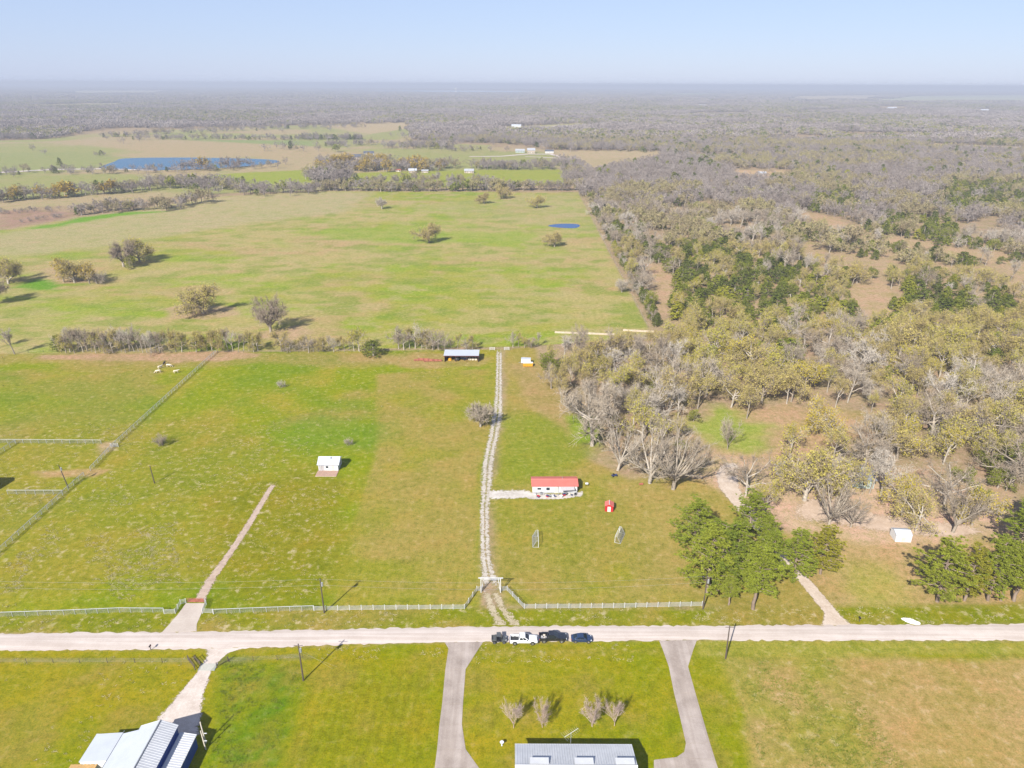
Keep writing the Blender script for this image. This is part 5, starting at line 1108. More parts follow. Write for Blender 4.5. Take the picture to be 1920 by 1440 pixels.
# ---------------------------------------------------------------- trees
class Soup:
    """fast triangle soup with material indices"""
    def __init__(s): s.v = []; s.f = []; s.m = []; s.n = 0
    def put(s, v, f, mi):
        v = np.asarray(v, float).reshape(-1, 3); f = np.asarray(f, int).reshape(-1, 3)
        s.v.append(v); s.f.append(f+s.n); s.m.append(np.full(len(f), mi)); s.n += len(v)
    def prisms(s, segs, n_, mi):
        if not segs: return
        S = np.array(segs, float); a, b_, r0, r1 = S[:, 0:3], S[:, 3:6], S[:, 6], S[:, 7]
        d = b_-a; d /= np.linalg.norm(d, axis=1)[:, None]+1e-9
        ref = np.where(np.abs(d[:, 2:3]) > .9, [[1., 0, 0]], [[0, 0, 1.]]); u = np.cross(d, ref); u /= np.linalg.norm(u, axis=1)[:, None]+1e-9; w_ = np.cross(d, u)
        vs_ = []
        for p, r_ in ((a, r0), (b_, r1)):
            for i in range(n_):
                t = 2*math.pi*i/n_; vs_.append(p+(u*math.cos(t)+w_*math.sin(t))*r_[:, None])
        V = np.stack(vs_, 1); k = np.arange(len(S))[:, None]*(2*n_); F = []
        for i in range(n_):
            j = (i+1) % n_; F += [np.concatenate([k+i, k+j, k+n_+j], 1), np.concatenate([k+i, k+n_+j, k+n_+i], 1)]
        s.put(V.reshape(-1, 3), np.concatenate(F), mi)
    def blades(s, a, b_, wd, rng, mi):
        """thin tapering twigs from a to b"""
        a = np.asarray(a, float); b_ = np.asarray(b_, float); d = b_-a; r_ = rng.normal(size=d.shape); sd = np.cross(d, r_); sd /= np.linalg.norm(sd, axis=1)[:, None]+1e-9; sd *= np.asarray(wd).reshape(-1, 1)
        V = np.stack([a-sd*.5, a+sd*.5, b_], 1).reshape(-1, 3); s.put(V, np.arange(len(V)).reshape(-1, 3), mi)
    def leaves(s, c_, size, rng, mi, up=None, upw=0.0):
        c_ = np.asarray(c_, float); k = len(c_); e1 = rng.normal(size=(k, 3)); e2 = rng.normal(size=(k, 3))
        if up is not None:
            nn = np.asarray(up)*upw+rng.normal(size=(k, 3))*(1-upw); nn /= np.linalg.norm(nn, axis=1)[:, None]+1e-9
            e1 = np.cross(nn, e1); e2 = np.cross(nn, e1)
        e1 /= np.linalg.norm(e1, axis=1)[:, None]+1e-9; e2 -= e1*np.sum(e1*e2, 1)[:, None]; e2 /= np.linalg.norm(e2, axis=1)[:, None]+1e-9
        sz = np.asarray(size).reshape(-1, 1)*rng.uniform(.6, 1.35, (k, 1))
        V = np.stack([c_-e1*sz*.6-e2*sz*.35, c_+e1*sz*.6-e2*sz*.35, c_+e2*sz*.75], 1).reshape(-1, 3)
        s.put(V, np.arange(len(V)).reshape(-1, 3), mi)
    def mesh(s, name, mats):
        V = np.concatenate(s.v).astype(np.float32); F = np.concatenate(s.f).astype(np.int32); Mi = np.concatenate(s.m).astype(np.int32)
        me = bpy.data.meshes.new(name); me.vertices.add(len(V)); me.vertices.foreach_set('co', V.ravel())
        me.loops.add(F.size); me.loops.foreach_set('vertex_index', F.ravel()); me.polygons.add(len(F)); me.polygons.foreach_set('loop_start', np.arange(0, F.size, 3, dtype=np.int32))
        me.polygons.foreach_set('material_index', Mi)
        for q in mats: me.materials.append(MATS[q])
        me.update(calc_edges=True); return me
def unit(v): return v/(np.linalg.norm(v)+1e-9)
def grow(rng, form):
    """branching skeleton about 12 m tall. returns thick limbs, thin limbs, twig starts/ends"""
    thick, thin, ta, tb = [], [], [], []
    F = form
    def run(p, d, L, r_, lev):
        ns = (5, 5, 4, 3)[lev]; pts = [(p, r_)]
        for i in range(ns):
            d = unit(d+rng.normal(size=3)*F['wob'][lev]+np.array([0, 0, F['up'][lev]])); q = p+d*L/ns; r2 = r_*(1-.62*(i+1)/ns) if lev else r_*(1-.35*(i+1)/ns)
            (thick if lev < 2 else thin).append((*p, *q, pts[-1][1], r2)); p = q; pts.append((p, r2))
        if lev < 3:
            k = F['kids'][lev]; k = int(k+rng.integers(0, 2))
            for c in range(k):
                s = F['from'][lev]+(1-F['from'][lev])*((c+rng.random()*.8)/k); j = min(len(pts)-2, int(s*ns)); fr = s*ns-j; q = pts[j][0]*(1-fr)+pts[j+1][0]*fr; rr_ = pts[j][1]
                seg = unit(pts[j+1][0]-pts[j][0]); az = 2*math.pi*(c*.382+rng.random()*.25); ref = unit(np.cross(seg, [.3, .2, 1.])); side = ref*math.cos(az)+np.cross(seg, ref)*math.sin(az)
                an = F['ang'][lev]*rng.uniform(.7, 1.25); dd = unit(seg*math.cos(an)+side*math.sin(an))
                run(q, dd, L*F['len'][lev]*rng.uniform(.7, 1.15)*(1.0-.35*s if lev else 1.0), max(.015, rr_*.62), lev+1)
            if lev == 0:      # leader
                run(pts[-1][0], unit(d+rng.normal(size=3)*.45), L*F['len'][0]*F.get('lead', .75), pts[-1][1]*.8, 1)
        if lev >= 2:
            for pp, _ in pts[1:]:
                for c in range(F['twigs']):
                    e = unit(unit(d)*.9+rng.normal(size=3)*.75+np.array([0, 0, .18])); l_ = rng.uniform(.5, 1.25)*F['tw']; ta.append(pp); tb.append(pp+e*l_)
    nst = F.get('stems', 1)
    for k in range(nst):
        a = 2*math.pi*k/nst+rng.random(); off = np.array([math.cos(a), math.sin(a), 0.])*(.25 if nst > 1 else 0)
        run(off+np.array([0, 0, -.3]), unit(np.array([math.cos(a)*.35, math.sin(a)*.35, 1.]) if nst > 1 else np.array([rng.normal()*.06, rng.normal()*.06, 1.])), F['trunk'], F['r'], 0)
    return thick, thin, np.array(ta), np.array(tb)
OAK = dict(trunk=4.6, r=.30, kids=(6, 5, 5), wob=(.07, .20, .28, .3), up=(.1, .04, .05, .08), ang=(.95, .75, .7), len=(1.15, .55, .55), twigs=3, tw=1.0, **{'from': (.45, .25, .2)})
TALL = dict(trunk=7.2, r=.26, kids=(6, 4, 5), wob=(.05, .16, .25, .3), up=(.1, .22, .12, .1), ang=(.7, .65, .7), len=(.72, .55, .6), twigs=3, tw=.95, **{'from': (.55, .3, .2)})
VASE = dict(trunk=1.9, r=.16, stems=1, kids=(7, 5, 4), wob=(.04, .1, .16, .2), up=(.1, .17, .1, .08), ang=(.72, .5, .5), len=(2.9, .5, .5), twigs=2, tw=.8, **{'from': (.55, .25, .2)})
SPREAD = dict(lead=.6, trunk=3.2, r=.42, kids=(7, 6, 5), wob=(.1, .2, .26, .28), up=(.05, -.01, .03, .06), ang=(1.0, .7, .65), len=(2.05, .55, .5), twigs=3, tw=1.05, **{'from': (.4, .2, .2)})
RADIAL = dict(lead=.8, trunk=3.0, r=.42, kids=(9, 6, 4), wob=(.06, .09, .16, .22), up=(.1, .10, .06, .04), ang=(.85, .5, .55), len=(2.7, .5, .5), twigs=3, tw=.9, **{'from': (.45, .2, .2)})
DOME = dict(lead=.7, trunk=3.0, r=.38, kids=(8, 6, 5), wob=(.08, .17, .25, .3), up=(.05, .03, .05, .08), ang=(.95, .7, .7), len=(1.75, .55, .55), twigs=3, tw=1.0, **{'from': (.35, .25, .2)})
SHRUB = dict(trunk=1.4, r=.10, stems=3, kids=(4, 4, 4), wob=(.1, .2, .25, .3), up=(.1, .1, .1, .1), ang=(.6, .6, .6), len=(1.2, .6, .6), twigs=3, tw=.6, **{'from': (.2, .2, .2)})
def tree_protos(form, seed, leafmat=None, leafn=0, leafs=.3, twig='twig_grey', bark='bark_grey', dens=1.0, twigw=.075, lod=False):
    """returns (trunk mesh, crown mesh), or one joined mesh for far trees; scaled to height 1"""
    rng = np.random.default_rng(seed); th, tn, ta, tb = grow(rng, form)
    allp = np.concatenate([tb, ta]); zmax = np.percentile(allp[:, 2], 99.3)
    keep = rng.random(len(ta)) < dens; ta, tb = ta[keep], tb[keep]
    def sc(x): x = np.array(x, float); return x/zmax
    tr, cw = Soup(), Soup()
    if lod: tr = cw
    tr.prisms(list(sc(th)), 3 if lod else 5, 0)
    if lod: tn = [q for i, q in enumerate(tn) if i % 3 == 0]
    cw.prisms(list(sc(tn)), 3, 0 if lod else 0)
    cw.blades(ta/zmax, tb/zmax, np.full(len(ta), twigw/zmax), rng, 1)
    if not lod:
        mid = ta+(tb-ta)*rng.uniform(.3, .7, (len(ta), 1)); e = mid+(tb-ta)*.4+rng.normal(size=ta.shape)*.28; cw.blades(mid/zmax, e/zmax, np.full(len(ta), twigw*.7/zmax), rng, 1)
    if leafn:
        idx = rng.integers(0, len(tb), leafn); c_ = tb[idx]+rng.normal(size=(leafn, 3))*.22; cw.leaves(c_/zmax, np.full(leafn, leafs/zmax), rng, 2)
    mats = [bark, twig, leafmat or twig]
    if lod: return cw.mesh('far_tree', mats)
    return tr.mesh('trunk', [bark]), cw.mesh('crown', mats)
def cedar(seed, n_=900, leaf='leaf_cedar', wide=.42, size=.055, lod=False, round_=0.0):
    rng = np.random.default_rng(seed); tr, cw = Soup(), Soup()
    if lod: tr = cw
    tr.prisms([(0, 0, -.03, 0, 0, .35, .035, .026), (0, 0, .35, 0, 0, .85, .026, .006)], 5, 0)
    nb = 46 if not lod else 26; cs = []; ups = []; segs = []
    for k in range(nb):
        z = .10+.86*(k+rng.random())/nb; prof = (1-((z-.1)/.9)**(1.25+round_))**(.8) if round_ else (1-(z-.08)/.95)**.75*min(1, .55+z*2); R_ = wide*prof*rng.uniform(.65, 1.15); a = k*2.4+rng.random()*.7
        e = np.array([math.cos(a)*R_, math.sin(a)*R_, z+.05*rng.random()]); segs.append((0, 0, max(.05, z-.06), *e, .008, .003))
        m_ = n_//nb; t = rng.uniform(.35, 1.05, m_)**.7; c_ = np.outer(t, e-[0, 0, z])+[0, 0, z]+rng.normal(size=(m_, 3))*np.array([.045, .045, .03])*(.5+.5*R_/wide); cs.append(c_); ups.append(c_-[0, 0, z-.18])
    cw.prisms(segs, 3, 0); c_ = np.concatenate(cs); u_ = np.concatenate(ups); u_ /= np.linalg.norm(u_, axis=1)[:, None]+1e-9
    cw.leaves(c_, np.full(len(c_), size), rng, 1, u_, .55)
    if lod: return cw.mesh('far_cedar', ['bark_grey', leaf])
    return tr.mesh('trunk', ['bark_grey']), cw.mesh('crown', ['bark_grey', leaf])
def pine(seed, leaf='leaf_pine', base=.25, wide=.32, nb=50, lean=.0):
    """height 1: straight trunk, tiers of limbs with tufts of needles in clumps"""
    rng = np.random.default_rng(seed); tr, cw = Soup(), Soup(); segs = []; z = -.02; p = np.array([0, 0, z])
    for k in range(10):
        q = np.array([lean*(k+1)/10+rng.normal()*.006, rng.normal()*.006, (k+1)/10*.97]); segs.append((*p, *q, .026*(1-.085*k), .026*(1-.085*(k+1)))); p = q
    tr.prisms(segs, 7, 0); lim = []; cs, us = [], []
    for k in range(nb):
        s = (k+rng.random())/nb; z = base+(1-base)*s*.97; prof = (math.sin(min(1, (.18+s*1.0))*math.pi*.93)**.7); R_ = wide*max(.15, prof)*rng.uniform(.6, 1.2); a = k*2.39996+rng.normal()*.3
        b0_ = np.array([lean*z, 0, z]); e = b0_+np.array([math.cos(a)*R_, math.sin(a)*R_, R_*rng.uniform(-.05, .45)]); lim.append((*b0_, *e, .008, .003))
        nt_ = int(8+15*R_/wide)
        for j in range(nt_):
            t = 1-.65*rng.random()**1.3; c_ = b0_+(e-b0_)*t+rng.normal(size=3)*np.array([.035, .035, .016]); m_ = 30
            o = rng.normal(size=(m_, 3)); o /= np.linalg.norm(o, axis=1)[:, None]; o[:, 2] = np.abs(o[:, 2])*.8-.12; cs.append(np.repeat(c_[None], m_, 0)+o*.006); us.append(c_+o*rng.uniform(.022, .044, (m_, 1)))
    cw.prisms(lim, 3, 0); c_ = np.concatenate(cs); u_ = np.concatenate(us); cw.blades(c_, u_, np.full(len(c_), .0085), rng, 1)
    return tr.mesh('trunk', ['bark_pine']), cw.mesh('crown', ['bark_pine', leaf])

PRO = {}
PRO['bud'] = [tree_protos(OAK, 11+k, 'leaf_bud', 2200, .21, 'twig_brown', dens=.45, twigw=.06) for k in range(3)]+[tree_protos(TALL, 31+k, 'leaf_bud', 1800, .20, 'twig_brown', dens=.45, twigw=.06) for k in range(3)]
PRO['bare'] = [tree_protos(OAK, 51+k, dens=.48, twigw=.06) for k in range(3)]+[tree_protos(TALL, 61+k, dens=.6, twigw=.06) for k in range(3)]
PRO['big'] = [tree_protos(DOME, 71+k, dens=.8, twigw=.065) for k in range(2)]
PRO['radial'] = [tree_protos(RADIAL, 76+k, dens=.45, twigw=.055) for k in range(3)]
PRO['bigbud'] = [tree_protos(DOME, 81+k, 'leaf_bud', 3600, .20, 'twig_brown', dens=.75, twigw=.06) for k in range(2)]
PRO['gold'] = [tree_protos(OAK, 91, 'leaf_gold', 1900, .32, 'twig_brown', dens=.5)]
PRO['lime'] = [tree_protos(OAK, 95+k, 'leaf_lime', 2100, .34, 'twig_brown', dens=.4) for k in range(2)]
PRO['vase'] = [tree_protos(VASE, 101+k, twig='twig_rose', bark='twig_rose', twigw=.05, dens=.95) for k in range(3)]
PRO['grey_vase'] = [tree_protos(VASE, 111, twigw=.055, dens=.7)]
PRO['shrub'] = [tree_protos(SHRUB, 121+k, twigw=.03, dens=.16) for k in range(2)]
PRO['cedar'] = [cedar(131, 1100), cedar(132, 1100, wide=.5, round_=.8), cedar(133, 1000, wide=.36), cedar(134, 1200, wide=.58, round_=1.2)]
PRO['pine'] = [pine(141, base=.2, wide=.34), pine(142, base=.3, wide=.29), pine(143, base=.13, wide=.36)]
PRO['ypine'] = [pine(145, 'leaf_pine_yellow', base=.13, wide=.36)]
TCOUNT = [0]
trg = random.Random(77)
def tree(kind, X, Y, h, label, group=None, name='oak_tree', wide=1.0, var=None, cat='tree'):
    P_ = PRO[kind]; tm, cm_ = P_[(var if var is not None else trg.randrange(len(P_))) % len(P_)]
    t = thing(name, label, cat, (X, Y, 0), trg.uniform(0, 6.28), group)
    s = wide*h; t.scale = (s, s, h)
    link('trunk', tm, t); link('crown', cm_, t); TCOUNT[0] += 1
    return t
def tpx(kind, px, py, h, label, group=None, name='oak_tree', wide=1.0, var=None, dx=0, dy=0):
    X, Y = G(px, py); return tree(kind, X+dx, Y+dy, h, label, group, name, wide, var)

# four young trees on the ranch house lawn
for k, (px, py, h, lab) in enumerate([(963, 1365, 6.6, 'young bare tree on the lawn, leftmost of the four before the ranch house'), (1017, 1364, 6.4, 'young bare tree on the lawn, second from the left of the four'), (1110, 1362, 6.9, 'young bare tree on the lawn, third from the left, with dense twigs'), (1152, 1361, 6.4, 'young bare tree on the lawn, rightmost of the four before the ranch house')]):
    tpx('vase', px, py, h, lab, 'young trees on the ranch house lawn', 'young_tree', .72, k)
# trees standing alone
tpx('big', 901, 800, 9.5, 'bare grey tree beside the gravel track with its shadow across it', None, 'bare_tree', 1.0)
tpx('shrub', 303, 836, 4.2, 'small thin sapling in the left pasture', None, 'sapling', 1.0)
tpx('shrub', 527, 727, 3.2, 'small green tinged sapling in the middle of the left pasture', None, 'sapling', .9)
tpx('shrub', 653, 835, 2.8, 'tiny sapling beside the white cabin', None, 'sapling', .9)
tpx('bigbud', 382, 588, 15, 'broad budding oak alone in the big pasture on a tan bare patch', None, 'oak_tree', 1.05, 0)
tpx('big', 508, 623, 17, 'broad grey oak alone in the big pasture near the tree row', None, 'oak_tree', .95, 0)
for px, py, h, kd, lab in [(232, 500, 17, 'big', 'grey oak at the back of the clump right of the golden thicket'), (262, 490, 15, 'bigbud', 'budding oak at the right of the clump in the upper left pasture'), (246, 503, 8, 'lime', 'low green tree at the foot of the upper left clump'),
                           (120, 528, 14, 'gold', 'golden tree at the left of the oval thicket in the pasture'), (140, 530, 14, 'bigbud', 'budding oak in the middle of the oval thicket'), (168, 532, 12, 'gold', 'golden tree at the right of the oval thicket in the pasture'), (185, 532, 8, 'shrub', 'dark low shrub at the right end of the oval thicket'),
                           (16, 532, 15, 'bigbud', 'spreading oak at the left edge of the big pasture'), (-6, 570, 16, 'big', 'grey oak cut by the left edge of the picture'), (28, 664, 12, 'bare', 'bare tree at the left end of the tree row with a long shadow'), (-10, 655, 11, 'bare', 'bare tree cut by the left edge beside the tree row'),
                           (716, 392, 11, 'big', 'grey rounded tree alone in the upper pasture'), (805, 455, 14, 'bigbud', 'budding oak with long shadow in the middle of the big pasture'), (1040, 463, 11.5, 'bigbud', 'budding oak below the small pond'), (908, 382, 11, 'bigbud', 'small oak in the upper pasture, left of two'), (939, 372, 14, 'bigbud', 'tall oak at the top of the upper pasture, before the hedge'), (1007, 390, 12, 'bigbud', 'rusty budding oak at the top right of the upper pasture'),
                           (1166, 548, 8, 'big', 'grey dead branched oak leaning out at the right pasture edge')]:
    tpx(kd, px, py, h, lab, None, 'oak_tree', .95 if kd.startswith('big') else 1.1)
tpx('cedar', 700, 668, 7.5, 'dark round cedar standing alone in the tree row left of the shed', None, 'cedar_tree', 1.15, 3)
tpx('cedar', 111, 658, 7.5, 'dark cedar at the left end of the grey tree row', None, 'cedar_tree', .9, 1)
# tree row along the back fence
row = [(x, 661+trg.uniform(-3, 1.5)) for x in range(124, 308, 8)]+[(x, 660+trg.uniform(-3, 1)) for x in (318, 330, 341, 368, 377, 388, 398, 408, 418, 428, 437, 447, 457, 467, 476, 484, 528, 536, 544, 552, 561, 570, 579, 588, 597, 606, 616, 626, 636, 646, 655, 664, 674)]+[(x, 656+trg.uniform(-3, 1)) for x in (748, 757, 768, 779, 790, 800, 812, 822, 834, 846, 858, 874, 886)]+[(x, 652+trg.uniform(-3, 2)) for x in (962, 972, 984, 996, 1008)]
STR = lambda px: 'dense stretch right of the left cedar' if px < 220 else 'dense stretch above the cows' if px < 350 else 'where the diagonal fence ends' if px < 480 else 'low gappy stretch left of the round cedar' if px < 700 else 'behind the left of the machine shed' if px < 830 else 'behind the machine shed' if px < 940 else 'just right of the gravel track'
for k, (px, py) in enumerate(row):
    small = 530 < px < 660 or px > 830
    kd = 'bare' if (px < 305 or 745 < px < 850) and trg.random() < .78 else ('bud' if trg.random() < .7 else 'bare')
    tpx(kd, px, py, trg.uniform(5, 7.5) if small else trg.uniform(8, 11.5), {'bare': 'bare grey tree', 'bud': 'budding tree'}[kd]+' in the back fence row, '+STR(px), {'bare': 'bare', 'bud': 'budding'}[kd]+' row trees '+STR(px), 'row_tree', .85)
# pines
for k, (px, py, h, kd, lab, wd) in enumerate([
    (1300, 1036, 17, 'pine', 'tall dense pine at the upper left of the pine grove', 1.25), (1326, 1112, 19, 'pine', 'tall pine with bare trunk beside the utility pole', 1.2), (1346, 1106, 18, 'pine', 'tall pine second from the utility pole in the grove', 1.0), (1374, 1092, 16, 'pine', 'dense pine in the middle of the grove', 1.05),
    (1366, 1134, 9, 'pine', 'short bushy pine at the front left of the grove', 1.2), (1412, 1142, 18, 'pine', 'broad pine at the front of the grove with drooping right side', 1.1), (1440, 1090, 14, 'pine', 'grey green pine behind the front pine of the grove', 1.0), (1401, 1016, 14.5, 'pine', 'thin pine with bare trunk at the back of the grove', .95), (1434, 1030, 11, 'pine', 'small pine leaning over the dirt drive', 1.1),
    (1486, 1088, 15, 'pine', 'open pine right of the dirt drive', 1.05), (1538, 1076, 14, 'ypine', 'bright yellow green pine at the right end of the grove', 1.05),
    (1757, 1128, 16, 'pine', 'leftmost pine of the right hand row with a thick trunk', 1.15), (1808, 1126, 16.5, 'ypine', 'yellowish pine second in the right hand row', .95), (1852, 1126, 17, 'pine', 'pine in the middle of the right hand row', 1.0), (1876, 1126, 15, 'pine', 'pine fourth in the right hand row', 1.0), (1901, 1127, 16, 'pine', 'pine at the right edge of the right hand row', 1.0), (1928, 1120, 17, 'pine', 'pine cut by the right edge of the picture', 1.0),
    (1906, 1048, 17, 'pine', 'dark pine behind the right hand row at the edge', 1.1), (1938, 1030, 18, 'pine', 'dark pine behind at the very right edge', 1.1), (1890, 1095, 10, 'pine', 'short pine filling the gap behind the right hand row', 1.1)]):
    tpx(kd, px, py, h*(.92+.05*(k % 4)), lab, None, 'pine_tree', wd*.88)
# big oaks at the wood edge by the red roofed home
for px, py, h, kd, wd, lab in [(1262, 917, 20, 'radial', .95, 'huge pale bare oak at the wood edge beside the dirt drive'), (1218, 906, 19, 'radial', .8, 'large bare oak at the wood edge, middle of three'), (1158, 882, 16, 'radial', .8, 'dark bare oak at the wood edge, left of three'), (1110, 836, 19, 'bare', 1.0, 'tall slim bare tree leaning at the wood corner'), (1098, 805, 18, 'bare', .9, 'tall bare tree behind the leaning slim one'), (1140, 800, 17, 'bare', .9, 'forked bare tree right of the leaning slim one'),
                               (1364, 842, 12, 'grey_vase', .7, 'slim bare tree alone in the green clearing'), (1398, 930, 14, 'bare', .9, 'bare multi limbed tree at the bend of the dirt drive'), (1508, 938, 17, 'bigbud', .8, 'forked oak with white painted foot in the dirt yard'), (1554, 984, 13, 'radial', .9, 'low spreading bare oak right of the dirt yard'), (1434, 965, 11, 'bud', 1.1, 'bushy budding oak beside the pines in the yard'), (1595, 988, 11, 'radial', .9, 'wide low bare oak in the middle of the yard'), (1786, 998, 14, 'radial', .85, 'pale bare oak at the right of the dirt yard'), (1717, 994, 12, 'bud', .9, 'budding oak behind the white shed'), (1822, 985, 12, 'bud', .9, 'budding oak at the right end of the dirt yard'), (1650, 930, 14, 'bare', .9, 'tall bare oak right of the half hidden house'), (1770, 945, 14, 'bare', .9, 'bare oak in the second row of the yard, right side'), (1530, 812, 12, 'bigbud', .8, 'round budding oak standing inside the clearing'), (1400, 785, 13, 'bud', .9, 'budding oak where the clearing turns green'), (1480, 858, 12, 'bud', 1.0, 'budding oak at the lower edge of the clearing'), (1560, 870, 13, 'bud', 1.0, 'budding oak hiding the roof of the wood house'), (1588, 938, 14, 'bud', .95, 'budding oak right before the half hidden house'), (1630, 925, 15, 'bare', .9, 'bare oak before the right half of the wood house'), (1560, 925, 13, 'bare', .85, 'slim bare oak before the left end of the wood house'), (1690, 965, 12, 'bud', .85, 'budding oak in the sandy yard above the white shed'), (1620, 880, 14, 'bare', 1.0, 'bare oak over the right end of the wood house')]:
    tpx(kd, px, py, h, lab, None, 'oak_tree', wd)

# ---------------------------------------------------------------- the wood: each of the nearest trees is its own thing
def scatter(polys, spacing, seed, holes=(), ymax=None, jitter=.42):
    rng_ = np.random.default_rng(seed); out = []
    for poly in polys:
        W_ = GP(poly); x0, x1 = min(p[0] for p in W_), max(p[0] for p in W_); y0, y1 = min(p[1] for p in W_), max(p[1] for p in W_)
        gx_, gy_ = np.meshgrid(np.arange(x0, x1+spacing, spacing), np.arange(y0, y1+spacing, spacing*.87)); gx_ = gx_+(np.arange(gx_.shape[0]) % 2)[:, None]*spacing*.5
        X = (gx_+rng_.uniform(-jitter, jitter, gx_.shape)*spacing).ravel(); Y = (gy_+rng_.uniform(-jitter, jitter, gy_.shape)*spacing).ravel()
        k = inpoly(X, Y, W_)
        for h in holes: k &= ~inpoly(X, Y, GP(h))
        out.append(np.stack([X[k], Y[k]], 1))
    return np.concatenate(out)
WOOD1 = [(1012, 680), (1060, 672), (1200, 668), (1236, 640), (1300, 622), (1400, 622), (1560, 626), (1990, 614), (2080, 960), (1900, 960), (1880, 915), (1840, 890), (1780, 872), (1640, 862), (1560, 860), (1440, 872), (1400, 866), (1340, 850), (1300, 830), (1180, 850), (1120, 800), (1060, 775), (1026, 740), (1012, 700)]
HOLES1 = [[(1285, 805), (1325, 765), (1480, 762), (1645, 775), (1660, 840), (1560, 855), (1430, 875), (1350, 865)], [(1480, 860), (1640, 865), (1650, 910), (1480, 900)], [(1320, 845), (1410, 860), (1430, 930), (1340, 930)], [(1590, 640), (1640, 640), (1630, 660), (1600, 662)]]
pts1 = scatter([WOOD1], 9.3, 3, HOLES1)
WOOD2 = [(1090, 362), (1400, 352), (1990, 345), (2100, 420), (2080, 610), (1560, 622), (1400, 618), (1240, 612), (1222, 620), (1160, 490)]
HOLES2 = [[(1490, 395), (1560, 405), (1640, 440), (1700, 450), (1820, 470), (1900, 480), (1900, 495), (1780, 488), (1680, 464), (1560, 442), (1500, 420)], [(1195, 490), (1250, 500), (1262, 530), (1245, 600), (1228, 560)], [(1590, 540), (1650, 520), (1680, 560), (1640, 640), (1600, 640)]]
pts2 = scatter([WOOD2], 9.2, 9, HOLES2)
CEDZ = [GP(q) for q in ([(1225, 480), (1330, 465), (1500, 515), (1560, 560), (1600, 612), (1270, 612), (1225, 560)], [(1730, 345), (1990, 340), (1990, 402), (1760, 398)], [(1650, 410), (1770, 408), (1810, 460), (1740, 470), (1660, 450)], [(1660, 540), (1760, 530), (1900, 560), (1900, 612), (1660, 600)], [(1530, 360), (1600, 360), (1620, 400), (1520, 400)])]
def to_px(X, Y):
    v_ = Vector((X, Y, -HCAM)); z_ = v_.dot(FWD); return CX+FPX*v_.dot(AX)/z_, CY+FPX*v_.dot(AY)/z_
def kinds_for(p, w2):
    X, Y = p[:, 0], p[:, 1]; nb_ = fbm(X/45, Y/45, 91, 3); nc = fbm(X/38+9, Y/38, 97, 3); r_ = np.random.default_rng(12).random(len(p)); out = []
    cz = np.zeros(len(p), bool)
    for q in CEDZ: cz |= inpoly(X, Y, q)
    for i in range(len(p)):
        if w2[i]:
            ppx, ppy = to_px(X[i], Y[i])
            if nc[i] > (.60 if ppy > 430 else .68) and not cz[i]: out.append(None); continue
            pc = .74 if cz[i] else (.42 if ppy > 430 else .18) if nc[i] < .48 else (.24 if ppy > 430 else .08)
            out.append('cedar' if r_[i] < pc else 'lime' if r_[i] < pc+.085 else 'bud' if nb_[i]+.25*(r_[i]-.5) > .52 else 'bare')
        else:
            out.append('lime' if r_[i] < .03 else 'cedar' if r_[i] > .985 else 'bud' if nb_[i]+.55*(r_[i]-.5) > .38 else 'bare')
    return out
allp = np.concatenate([pts1, pts2]); w2 = np.concatenate([np.zeros(len(pts1), bool), np.ones(len(pts2), bool)]); kk = kinds_for(allp, w2)
order = np.argsort(np.hypot(allp[:, 0], allp[:, 1])); used = {}; FARP = []      # FARP: (x, y, kind, height) of the trees beyond the nearest 300 of a kind
WLAB = {'bud': 'budding olive oak', 'bare': 'bare grey oak', 'cedar': 'dark green cedar', 'lime': 'fresh lime green tree'}
KNAME = {'bud': 'budding_oak', 'bare': 'bare_oak', 'cedar': 'cedar_tree', 'lime': 'lime_green_tree'}
CLR = GP(HOLES1[0])
def where_in_wood(X, Y, far):
    px, py = to_px(X, Y)
    if far: return ('in the thicket bordering the big pasture' if px < 1330 else 'in the middle of the mixed thicket' if px < 1620 else 'at the right of the mixed thicket')+(', far part' if py < 450 else ', near part')
    if pdist(np.array([X]), np.array([Y]), CLR)[0] < 15: return 'beside the clearing inside the wood'
    if py > 875: return 'around the dirt yard before the hidden house'
    if py < 665: return ('at the back edge of the near wood, left half' if px < 1450 else 'at the back edge of the near wood, right half')
    if px < 1140: return 'at the left end of the near wood by the gravel track'
    return 'in the left half of the near wood' if px < 1440 else 'in the right half of the near wood' if px < 1720 else 'at the right edge of the near wood'
vis = lambda X, Y: abs(X) < Y*.80+25
for i in order:
    kd = kk[i]
    if kd is None: continue
    X, Y = allp[i]
    if not vis(X, Y): continue
    h = {'bud': trg.uniform(8.5, 16), 'bare': trg.uniform(9, 17.5), 'cedar': trg.uniform(5, 11), 'lime': trg.uniform(6, 10)}[kd]*(.86 if w2[i] else 1)
    if used.get(kd, 0) < 298:
        used[kd] = used.get(kd, 0)+1
        wz = where_in_wood(X, Y, w2[i]); tree(kd, X, Y, h, WLAB[kd]+' '+wz, f'{kd} trees {wz}', KNAME[kd], trg.uniform(.85, 1.15)*(1.35 if kd == 'cedar' else 1))
    else: FARP.append((X, Y, kd, h))
